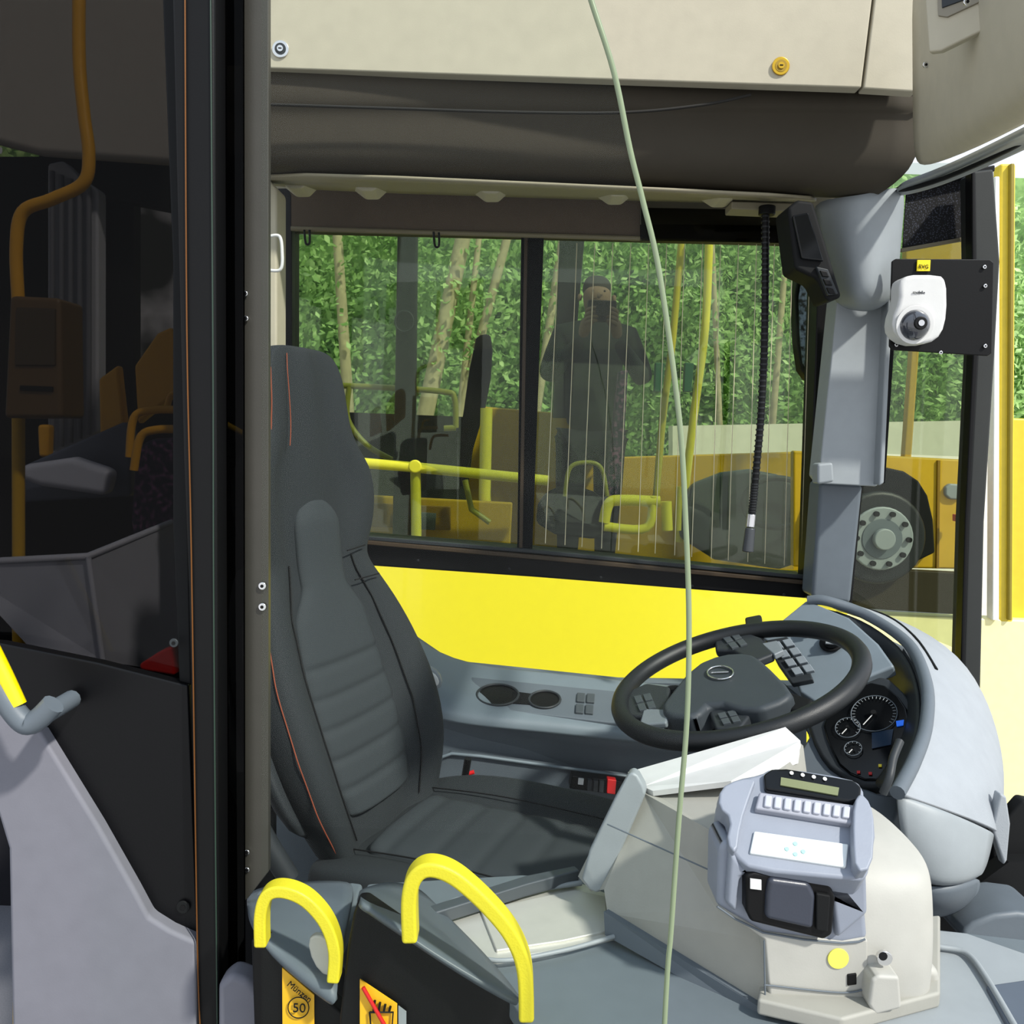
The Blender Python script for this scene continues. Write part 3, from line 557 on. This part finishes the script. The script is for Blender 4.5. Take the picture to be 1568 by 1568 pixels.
YH=mat('yellow_handle','#cfc020',.5,bump=.2)
band('handle_band',[(402,1444),(402,1395),(412,1366),(436,1360),(470,1374),(500,1408),(514,1450),(512,1498)],1.0,YH,.024)
band('handle_band_large',[(629,1436),(628,1370),(638,1336),(662,1325),(700,1340),(750,1385),(785,1430),(803,1480),(806,1556)],.94,YH,.028)
SY=mat('sticker_yellow','#e2aa14',.5)
slab('sticker_coins',[(432,1482),(481,1524),(481,1640),(433,1640)],(1.034,0,0),.002,SY,ct)
text('sticker_word','Münzen',456,1522,(1.03,0,0),.0115,BLK,ct,(90,38,0)); text('sticker_value','50',458,1550,(1.03,0,0),.017,BLK,ct)
q=[P(457+16*math.cos(a*.3927),1543+16*math.sin(a*.3927),1.031) for a in range(17)]; tubew('sticker_ring',q,.0007,BLK,ct,2)
slab('sticker_food',[(551,1500),(608,1538),(608,1640),(551,1640)],(.994,0,0),.002,SY,ct)
slab('sticker_strip',[(610,1541),(622,1550),(622,1640),(610,1640)],(.994,0,0),.002,LG,ct)
tube('cup_icon',[(566,1550),(570,1600),(598,1600),(602,1550),(566,1550)],.99,.0012,BLK,ct,1)
for i in range(4): tube('fries_%d'%i,[(572+i*8,1548),(574+i*8,1532+i*3)],.99,.0015,BLK,ct,1)
tube('red_strike',[(556,1512),(606,1600)],.988,.0024,RED,ct,1)
# =============== FARE PRINTER ===============
fp=grp('ticket_printer')
poly3('pod_body',[(925,1362,1.16),(985,1214,1.2),(1112,1285,1.06),(1100,1395,1.05),(1175,1442,1.0),(1175,1548,.99),(930,1398,1.14),
  (960,1188,1.27),(1205,1118,1.30),(1230,1142,1.27),(1240,1220,1.25),(885,1342,1.24),(905,1365,1.2),(1300,1300,1.2),(1300,1560,1.2)],
 [[0,1,2,3,4,5,6],[1,7,8,9,10,2],[7,11,12,1],[1,12,0],[10,13,14,5,4,3,2]],PRB,fp,.0)
slab('pod_edge',[(884,1340),(958,1188),(972,1180),(990,1212),(985,1225),(925,1364),(908,1370)],('n',P(930,1280,1.18),Vector((-.25,-1,.1)).normalized()),.03,LG,fp,.006,1)
poly3('pod_top_cover',[(962,1186,1.265),(1203,1117,1.295),(1226,1138,1.27),(1222,1165,1.24),(1120,1200,1.15),(1000,1215,1.19),(985,1208,1.21)],[[0,1,2,3,4,5,6]],WHT,fp,0,0,.008)
tube('pod_seam',[(930,1262,1.15),(1108,1342,1.045)],1.1,.0010,MG,fp)
poly3('pod_foot',[(928,1394,1.135),(1175,1545,.985),(1175,1568,.985),(930,1430,1.125)],[[0,1,2,3]],MG,fp,0,0,.012)
def dome(name,rings_px,m,sub=2):
    rings=[]
    for (xl,xr,yc,hh,Yc,dep) in rings_px:
        r=[]
        for a in range(20):
            t=2*math.pi*a/20; cx=math.copysign(abs(math.cos(t))**.45,math.cos(t)); sy=math.copysign(abs(math.sin(t))**.5,math.sin(t))
            x=(xl+xr)/2+(xr-xl)/2*cx; base=P(x,yc+hh*cx,Yc)
            r.append(base+Vector((0,-dep*sy,0)))
        rings.append(r)
    return loftrings(name,rings,m,fp,sub)
dome('drum_lower',[(1168,1392,1552,-2,1.06,.07),(1168,1395,1545,-3,1.06,.075),(1168,1400,1500,-4,1.06,.075),(1165,1405,1440,-6,1.06,.08),(1150,1407,1380,-6,1.07,.08),(1145,1405,1320,-4,1.08,.08),(1150,1396,1282,6,1.10,.08),(1170,1376,1256,12,1.12,.078),(1190,1335,1232,10,1.13,.06)],PRW)
slab('front_cover',[(1100,1300),(1112,1285),(1135,1300),(1150,1325),(1290,1350),(1322,1340),(1330,1440),(1290,1448),(1170,1432),(1098,1390)],(.985,0,.0),.06,PRG,fp,.008)
slab('front_skirt',[(1098,1386),(1168,1426),(1290,1442),(1322,1436),(1330,1440),(1330,1552),(1180,1545),(1170,1440)],(.983,0,0),.06,PRW,fp,.006)
HN=Vector((-.05,-.62,.78)).normalized()
def hp(o): return ('n',P(1215,1270,1.0)+HN*o,HN)
slab('head_shell',[(1100,1238),(1104,1205),(1128,1192),(1165,1185),(1180,1176),(1210,1176),(1300,1190),(1322,1202),(1326,1240),(1344,1262),(1332,1330),(1324,1348),(1300,1346),(1150,1332),(1125,1310),(1112,1290),(1122,1250)],hp(0),.05,PRG,fp,.012,1)
slab('head_wing_left',[(1100,1236),(1103,1206),(1130,1192),(1160,1190),(1150,1215),(1135,1260),(1128,1310),(1112,1290),(1120,1252)],hp(.012),.03,PRG,fp,.01,1)
slab('head_front',[(1118,1300),(1140,1328),(1300,1345),(1328,1338),(1330,1400),(1282,1440),(1270,1350),(1150,1336),(1135,1345),(1128,1400),(1112,1385)],(.975,0,0),.04,PRG,fp,.006)
slab('display_window',[(1170,1184),(1182,1177),(1205,1176),(1308,1194),(1320,1204),(1318,1226),(1300,1228),(1172,1208)],hp(.010),.012,LCD,fp,.004)
slab('display_lcd',[(1196,1190),(1285,1206),(1283,1218),(1195,1202)],hp(.012),.003,LCDG,fp)
for i in range(4): disc('display_led_%d'%i,P(1212+i*17,1184+i*3,hp(.0115)),HN,.0024,.001,WHT,fp)
slab('key_bar',[(1163,1212),(1310,1232),(1306,1262),(1156,1238)],hp(.01),.012,mat('key_bar','#8e909a',.4),fp,.003)
for i in range(9):
    x=1172+i*15; y=1216+i*2.1; slab('printer_key_%d'%i,[(x,y),(x+11,y+1.6),(x+9,y+20),(x-2,y+18)],hp(.014),.006,mat('key_silver','#a8aab4',.4),fp,.002)
slab('touch_pad',[(1155,1272),(1300,1292),(1296,1328),(1148,1306)],hp(.004),.006,mat('pad_white','#d3d8d8',.3),fp,.002)
for i,(x,y) in enumerate(((1205,1300),(1218,1292),(1230,1304),(1218,1308))): disc('pad_arrow_%d'%i,P(x,y,hp(.0045)),HN,.0025,.0006,mat('mint','#8fd0c4',.4),fp)
slab('grip_right',[(1308,1228),(1318,1212),(1334,1230),(1340,1262),(1336,1330),(1310,1335),(1306,1280)],hp(.02),.03,PRG,fp,.008,1)
slab('ticket_bay',[(1142,1340),(1155,1336),(1270,1352),(1280,1375),(1275,1432),(1262,1440),(1150,1412),(1142,1395)],(.968,0,0),.03,BLK,fp,.004)
slab('bay_paper_roll',[(1178,1345),(1240,1353),(1250,1372),(1246,1425),(1172,1408),(1174,1370)],(.962,0,0),.02,mat('paper_dark','#30343f',.35),fp,.006)
slab('bay_shadow',[(1250,1368),(1272,1372),(1268,1428),(1250,1425)],(.963,0,0),.01,BLKM,fp,.002)
slab('qr_label',[(1149,1346),(1166,1348),(1166,1363),(1149,1361)],(.965,0,0),.002,WHT,fp)
disc('yellow_dot',P(1283,1467,.983),(0,-1,0),.0125,.002,mat('dot_yellow','#dcd658',.4),fp,.0005)
disc('key_lock_ring',P(1352,1464,.978),(0,-1,0),.009,.006,CHR,fp,.001); disc('key_lock_core',P(1352,1464,.971),(0,-1,0),.005,.001,BLKM,fp)
slab('usb_socket',[(1298,1493),(1312,1491),(1312,1508),(1298,1510)],(.981,0,0),.006,BLK,fp,.001)
slab('side_block',[(1335,1500),(1345,1494),(1378,1496),(1382,1545),(1340,1556),(1330,1540)],(.96,0,0),.05,PRW,fp,.008)
slab('side_foot',[(1395,1480),(1440,1485),(1445,1518),(1400,1535)],(1.02,0,0),.08,PRW,fp,.01)
slab('base_plinth',[(1160,1530),(1290,1560),(1440,1520),(1440,1400),(1180,1420)],('z',1.10),.02,PRB,fp,.004)
tube('front_groove',[(1170,1508),(1290,1520),(1330,1512)],.981,.001,MG,fp)
tube('front_groove_v',[(1170,1440),(1172,1545)],.981,.001,MG,fp,1)
tube('cover_seam',[(1098,1388),(1168,1428),(1290,1444),(1325,1438)],.981,.0012,MG,fp,2)
# =============== OUTSIDE ===============
box('ground',-20,20,-3,40,-.5,-.42,ASPH)
NB=(3.9,K,0); NBI=(4.7,K,0); NBF=(5.9,K,0)
nb=grp('city_bus')
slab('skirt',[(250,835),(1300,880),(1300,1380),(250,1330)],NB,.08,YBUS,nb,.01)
slab('skirt_front',[(1290,938),(1700,955),(1700,1400),(1290,1380)],NB,.08,YGLARE,nb,.01)  # sun glare on the yellow skirt, painted in as a paler colour
slab('side_glazing',[(250,240),(1500,250),(1500,700),(1215,690),(1215,872),(250,835)],(3.94,K,0),.005,GL_NB,nb)
slab('band_dark',[(1290,868),(1485,878),(1485,942),(1290,930)],(3.88,K,0),.05,mat('band_brown','#332d1e',.6,spec=.2),nb,.006)
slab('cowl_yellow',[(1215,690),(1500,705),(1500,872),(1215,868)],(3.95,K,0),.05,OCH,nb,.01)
slab('cowl_seam_a',[(1436,705),(1440,705),(1438,870),(1434,870)],(3.94,K,0),.02,mat('recess_brown','#8a6606',.5),nb)
slab('cowl_fog_lamp',[(1448,740),(1476,742),(1476,766),(1448,764)],(3.93,K,0),.03,LG,nb,.008,1)
slab('wheel_arch',[(1225,868),(1240,770),(1280,725),(1340,712),(1400,725),(1428,770),(1434,872)],(3.9,K,0),.05,BLKM,nb,.01,1)
wcn=P(1340,822,(3.86,K,0))
disc('tyre',wcn,(0,-1,0),.20,.05,RUB,nb,.02); disc('wheel_rim',wcn+Vector((0,-.05,0)),(0,-1,0),.135,.02,LG,nb,.008); disc('wheel_dish',wcn+Vector((0,-.071,0)),(0,-1,0),.085,.004,MG,nb,.003); disc('wheel_hub',wcn+Vector((0,-.075,0)),(0,-1,0),.045,.03,LG,nb,.006)
for i in range(10):
    a=i*.6283; disc('wheel_nut_%d'%i,wcn+Vector((.11*math.cos(a),-.072,.11*math.sin(a))),(0,-1,0),.011,.015,BLKM,nb)
slab('turn_lamp',[(1465,788),(1482,790),(1482,800),(1465,799)],(3.86,K,0),.04,RED,nb,.004)
slab('front_seal_white',[(1524,270),(1531,270),(1530,950),(1520,950)],(3.88,K,0),.05,mat('door_white','#eeeee6',.4),nb,.004)
FY=mat('front_yellow','#d8be30',.4)
slab('front_door_post',[(1532,250),(1556,250),(1552,955),(1530,955)],NB,.06,FY,nb,.01)
slab('front_door_lower',[(1545,640),(1700,645),(1700,955),(1542,955)],(3.95,K,0),.05,FY,nb,.01)
slab('front_door_trim',[(1548,250),(1554,250),(1550,950),(1545,950)],(3.88,K,0),.05,mat('trim_olive','#8a7a20',.5),nb,.004)
slab('pole_front',[(1405,400),(1418,400),(1385,860),(1372,860)],(4.3,K,0),.04,OCH,nb,.01)
slab('front_top_yellow',[(1386,380),(1498,362),(1498,398),(1386,402)],(4.3,K,0),.04,OCH,nb,.01)
slab('roof_edge',[(250,180),(1200,200),(1200,262),(250,250)],NB,.08,YBUS,nb,.02)
slab('near_post',[(610,250),(640,250),(634,850),(600,850)],(4.0,K,0),.05,mat('near_post_dark','#1b2022',.5,spec=.3),nb,.01)
q=[P(619+14*math.cos(a*.3927),492+16*math.sin(a*.3927),(3.99,K,0)) for a in range(17)]; tubew('wheelchair_sign_ring',q,.004,mat('sign_gray','#30363e',.5),nb,3)
slab('near_post_b',[(862,250),(905,250),(872,640),(846,640)],(4.72,K,0),.05,mat('near_post_dark','#1b2022',.5,spec=.3),nb,.006)
slab('far_wall_left',[(300,622),(705,638),(730,640),(705,830),(300,830)],NBI,.05,mat('inner_dark','#252820',.7),nb)
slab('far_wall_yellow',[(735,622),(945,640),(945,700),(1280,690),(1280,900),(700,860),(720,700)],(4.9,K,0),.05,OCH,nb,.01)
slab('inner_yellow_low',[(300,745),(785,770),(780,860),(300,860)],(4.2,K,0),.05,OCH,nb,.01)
slab('inner_recess',[(560,770),(690,776),(690,812),(560,806)],(4.18,K,0),.03,mat('recess_brown','#8a6606',.5),nb,.006)
slab('crown_label',[(603,782),(668,786),(666,812),(602,808)],(4.16,K,0),.01,MG,nb,.002)
slab('cab_dark',[(825,760),(870,740),(930,760),(940,830),(820,815)],(4.25,K,0),.08,BLKM,nb,.02,1)
slab('cab_dash',[(1040,750),(1130,715),(1210,730),(1250,780),(1245,880),(1045,850)],(4.3,K,0),.08,mat('cab_gray_blue','#343b43',.5),nb,.02,1)
q=[P(1190+52*math.cos(a*.3927),770+38*math.sin(a*.3927),4.1) for a in range(17)]; tubew('inner_steering_wheel',q,.014,DG,nb,3)
slab('inner_seat_pattern',[(948,568),(962,566),(955,700),(940,780),(928,782),(935,690)],(4.2,K,0),.08,PURP,nb,.01)
slab('inner_seat_slim',[(725,520),(740,510),(755,515),(750,600),(720,700),(705,760),(700,700)],(4.5,K,0),.06,mat('seat_shade','#211b25',.8),nb,.01,1)
box('inner_floor',-2.5,2.5,4.15,5.6,.79,.85,FLR,nb)
YR=mat('reflected_rail_yellow','#f4e23a',.35)  # handrail reflections in the side window, built below as solid rails
OR_=mat('reflected_rail_olive','#9a9432',.4); YD=mat('reflected_rail_dim','#c9b822',.4)
tube('rail_main',[(545,708,4.0),(640,716,4.0),(840,736,4.0)],4.0,.024,YR,nb,1)
tube('rail_main_post',[(636,712),(638,850)],4.02,.024,YR,nb,1)
disc('rail_joint',P(636,714,3.99),(0,-1,0),.030,.02,YR,nb,.008)
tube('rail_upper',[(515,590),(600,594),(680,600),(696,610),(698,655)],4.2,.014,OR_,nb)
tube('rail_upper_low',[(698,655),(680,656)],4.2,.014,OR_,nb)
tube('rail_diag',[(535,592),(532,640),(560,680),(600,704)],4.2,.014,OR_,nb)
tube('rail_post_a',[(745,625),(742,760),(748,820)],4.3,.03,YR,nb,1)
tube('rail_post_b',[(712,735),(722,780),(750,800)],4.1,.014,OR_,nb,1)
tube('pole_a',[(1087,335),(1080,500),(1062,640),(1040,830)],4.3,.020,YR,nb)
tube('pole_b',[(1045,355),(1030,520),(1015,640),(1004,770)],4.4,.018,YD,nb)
tube('pole_c',[(990,352),(1240,368)],4.3,.014,YD,nb)
tube('grab_cluster_a',[(925,800),(932,772),(950,766),(1010,768)],4.05,.026,YR,nb)
tube('grab_cluster_b',[(925,806),(990,808),(1000,760)],4.05,.022,YR,nb)
tube('grab_cluster_c',[(1020,768),(1022,812)],4.05,.026,YR,nb,1)
tube('grab_cluster_d',[(1040,745),(1038,812)],4.05,.016,YD,nb,1)
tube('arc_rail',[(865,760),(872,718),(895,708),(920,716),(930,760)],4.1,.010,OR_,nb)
for x in (1055,1010): slab('pole_button_%d'%x,[(x-6,555),(x+8,556),(x+4,600),(x-8,600)],4.25,.04,mat('green_button','#2c6a4a',.5),nb,.005)
# person reflected in the side window, built as a solid figure beyond the glass
pe=grp('person_reflection')
hb=P(915,430,4.62); BX,BY,BZ=hb.x,4.62,.85
CLO=mat('dark_jacket','#17211d',.8,spec=.2); TRO=mat('dark_trousers','#1b1d24',.8,spec=.2); SKN=mat('skin','#7d6152',.7); HAIR=mat('hair','#241d17',.8)
def skin(name,V,E,Rr,m,sub=2):
    me=bpy.data.meshes.new(name); me.from_pydata([(BX+v[0],BY+v[1],BZ+v[2]) for v in V],E,[]); me.materials.append(m)
    o=bpy.data.objects.new(name,me); link(o,pe); s=o.modifiers.new('sk','SKIN'); s.use_smooth_shade=True
    for i,d in enumerate(me.skin_vertices[0].data): d.radius=(Rr[i],Rr[i]*(.8 if Rr[i]>.1 else 1)); d.use_root=(i==0)
    u=o.modifiers.new('u','SUBSURF'); u.levels=sub; u.render_levels=sub; return o
skin('jacket',[(0,0,.90),(0,0,1.12),(0,0,1.32),(0,0,1.45),(0,-.01,1.52),(-.17,0,1.43),(-.25,-.08,1.2),(-.09,-.27,1.38),(.17,0,1.43),(.26,-.08,1.2),(.09,-.27,1.38)],
 [(0,1),(1,2),(2,3),(3,4),(3,5),(5,6),(6,7),(3,8),(8,9),(9,10)],[.17,.15,.17,.12,.06,.075,.055,.036,.075,.055,.036],CLO)
skin('trousers',[(0,0,.93),(-.1,0,.86),(-.1,-.01,.48),(-.1,.01,.1),(.1,0,.86),(.1,-.01,.48),(.1,.01,.1)],[(0,1),(1,2),(2,3),(0,4),(4,5),(5,6)],[.15,.1,.07,.05,.1,.07,.05],TRO)
for s_ in(-1,1): skin('shoe_%d'%(s_+1),[(.1*s_,.05,.04),(.1*s_,-.06,.04),(.1*s_,-.17,.035)],[(0,1),(1,2)],[.04,.042,.035],BLKM)
skin('head',[(0,0,1.50),(0,-.01,1.56),(0,-.02,1.62),(0,-.01,1.69)],[(0,1),(1,2),(2,3)],[.05,.062,.085,.075],SKN)
skin('hair',[(0,.03,1.62),(0,.02,1.70),(0,-.01,1.735)],[(0,1),(1,2)],[.082,.085,.06],HAIR)
skin('nose',[(0,-.10,1.64),(0,-.125,1.61)],[(0,1)],[.008,.014],SKN,1)
for s_ in(-1,1):
    skin('ear_%d'%(s_+1),[(.088*s_,0,1.65),(.09*s_,.0,1.61)],[(0,1)],[.014,.012],SKN,1)
    skin('eye_%d'%(s_+1),[(.03*s_,-.098,1.65),(.03*s_,-.102,1.65)],[(0,1)],[.008,.006],BLK,1)
    skin('palm_%d'%(s_+1),[(.09*s_,-.27,1.39),(.075*s_,-.29,1.44),(.065*s_,-.295,1.49)],[(0,1),(1,2)],[.026,.032,.03],SKN)
    for k in range(4):
        z=1.53-.02*k; L=(.9,1,.95,.8)[k]
        skin('finger_%d_%d'%(s_+1,k),[(.07*s_,-.29,z-.03),(.075*s_,-.325*1,z-.01),(.045*s_,-.345,z),(.045*s_-.03*s_*L,-.335,z)],[(0,1),(1,2),(2,3)],[.011,.010,.009,.008],SKN,1)
    skin('thumb_%d'%(s_+1),[(.07*s_,-.28,1.44),(.04*s_,-.27,1.47),(.02*s_,-.275,1.50)],[(0,1),(1,2)],[.013,.011,.009],SKN,1)
box('hand_camera',BX-.07,BX+.07,BY-.325,BY-.265,BZ+1.47,BZ+1.57,BLK,pe,.008)
disc('hand_camera_lens',(BX,BY-.325,BZ+1.52),(0,-1,0),.034,.03,BLKM,pe,.003)
# trees and bank
def leafmat(name,a,b,c):
    m=bpy.data.materials.new(name); m.use_nodes=True; nt=m.node_tree; bs=nt.nodes['Principled BSDF']
    tc=nt.nodes.new('ShaderNodeTexCoord'); nz=nt.nodes.new('ShaderNodeTexNoise'); nz.inputs['Scale'].default_value=3.5; nz.inputs['Detail'].default_value=8
    nt.links.new(tc.outputs['Object'],nz.inputs['Vector']); r=nt.nodes.new('ShaderNodeValToRGB'); e=r.color_ramp.elements
    e[0].position=.35; e[0].color=lin(a); e[1].position=.65; e[1].color=lin(c); k=e.new(.5); k.color=lin(b)
    nt.links.new(nz.outputs['Fac'],r.inputs[0]); nt.links.new(r.outputs[0],bs.inputs['Base Color']); bs.inputs['Roughness'].default_value=.6
    tr=nt.nodes.new('ShaderNodeBsdfTranslucent'); nt.links.new(r.outputs[0],tr.inputs[0]); mx=nt.nodes.new('ShaderNodeMixShader'); mx.inputs[0].default_value=.4
    nt.links.new(bs.outputs[0],mx.inputs[1]); nt.links.new(tr.outputs[0],mx.inputs[2]); nt.links.new(mx.outputs[0],nt.nodes['Material Output'].inputs[0])
    return m
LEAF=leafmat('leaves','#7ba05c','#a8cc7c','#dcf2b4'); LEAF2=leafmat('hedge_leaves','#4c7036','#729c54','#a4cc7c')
def leaves(name,cen,rad3,n,size,m,par):
    vs=[];fs=[]
    for i in range(n):
        while True:
            v=Vector((random.uniform(-1,1),random.uniform(-1,1),random.uniform(-1,1)))
            if v.length<1: break
        c=Vector(cen)+Vector((v.x*rad3[0],v.y*rad3[1],v.z*rad3[2]))
        a=Vector((random.gauss(0,1),random.gauss(0,1),random.gauss(0,1))).normalized(); b=a.orthogonal().normalized(); s=size*random.uniform(.5,1.3)
        k=len(vs); vs+=[c-a*s,c+b*s*.6,c+a*s,c-b*s*.6]; fs.append([k,k+1,k+2,k+3])
    me=bpy.data.meshes.new(name); me.from_pydata(vs,[],fs); me.materials.append(m); return link(bpy.data.objects.new(name,me),par)
hg=grp('foliage_bank')
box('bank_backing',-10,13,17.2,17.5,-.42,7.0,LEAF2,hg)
for i in range(9): leaves('shrub_%d'%i,(-8+i*2.2,14.6+random.uniform(-.6,.8),1.7+random.uniform(-.3,1.2)),(1.8,1.1,2.0),4200,.075,LEAF,hg)
for i in range(8): leaves('canopy_%d'%i,(-8+i*2.4,15.2+random.uniform(-.6,.8),4.6+random.uniform(-.5,.8)),(2.1,1.2,2.0),3600,.08,LEAF,hg)
for i in range(7): leaves('undergrowth_%d'%i,(-7+i*2.6,14.4,.6),(2.0,.8,1.1),1400,.08,LEAF,hg)
tk=[((516,350),(528,540),.075),((712,350),(650,640),.12),((775,370),(700,650),.07),((735,350),(712,560),.045),((860,370),(838,520),.055),((1205,370),(1190,560),.045),((1090,360),(1100,600),.04)]
for i,(a,b,r) in enumerate(tk):
    tr=grp('tree'); 
    A=P(a[0],a[1],12.4); B=P(b[0],b[1],12.4); D=(B-A).normalized(); top=A-D*1.6; bot=B+D*((B.z+.42)/abs(D.z))
    pt_=[bot,B,A,top]; vs=[];n=10
    for j,p_ in enumerate(pt_):
        rr=r*(1.25,1.05,.9,.6)[j]
        for k in range(n): vs.append(p_+Vector((rr*math.cos(2*math.pi*k/n),rr*math.sin(2*math.pi*k/n),0)))
    mk('trunk',vs,[[j*n+k,j*n+(k+1)%n,(j+1)*n+(k+1)%n,(j+1)*n+k] for j in range(3) for k in range(n)]+[list(range(n)),list(range(3*n,4*n))],BARK,tr,0,True)
    for k in range(3):
        o0=A-D*(.2+.4*k); tubew('branch_%d'%k,[o0,o0+Vector(((-1)**k*.4,.1,.35))],r*.3,BARK,tr,1)
    leaves('crown',top,(1.1,.6,.9),900,.08,LEAF,tr)
    leaves('twig_leaves',(A+B)/2+Vector((.1,0,0)),(.5,.4,.9),160,.06,LEAF,tr)
slab('gravel_bank',[(1030,652),(1700,640),(1700,960),(1030,960)],(11,0,0),.3,SAND)
# =============== LIGHT ===============
w=bpy.data.worlds.new('sky'); sc.world=w; w.use_nodes=True; nt=w.node_tree; bg=nt.nodes['Background']
tc=nt.nodes.new('ShaderNodeTexCoord'); sp=nt.nodes.new('ShaderNodeSeparateXYZ'); r=nt.nodes.new('ShaderNodeValToRGB')
r.color_ramp.elements[0].position=.0; r.color_ramp.elements[0].color=(.95,.96,1,1); r.color_ramp.elements[1].position=.8; r.color_ramp.elements[1].color=(.68,.82,1,1)
nt.links.new(tc.outputs['Generated'],sp.inputs[0]); nt.links.new(sp.outputs[2],r.inputs[0]); nt.links.new(r.outputs[0],bg.inputs[0]); bg.inputs[1].default_value=1.2
sl=bpy.data.lights.new('sun','SUN'); sl.energy=5.2; sl.angle=rad(3); sl.color=(1,.97,.9); so=bpy.data.objects.new('sun',sl); sc.collection.objects.link(so)
so.rotation_euler=Vector((-.5,.5,-.72)).to_track_quat('-Z','Y').to_euler()
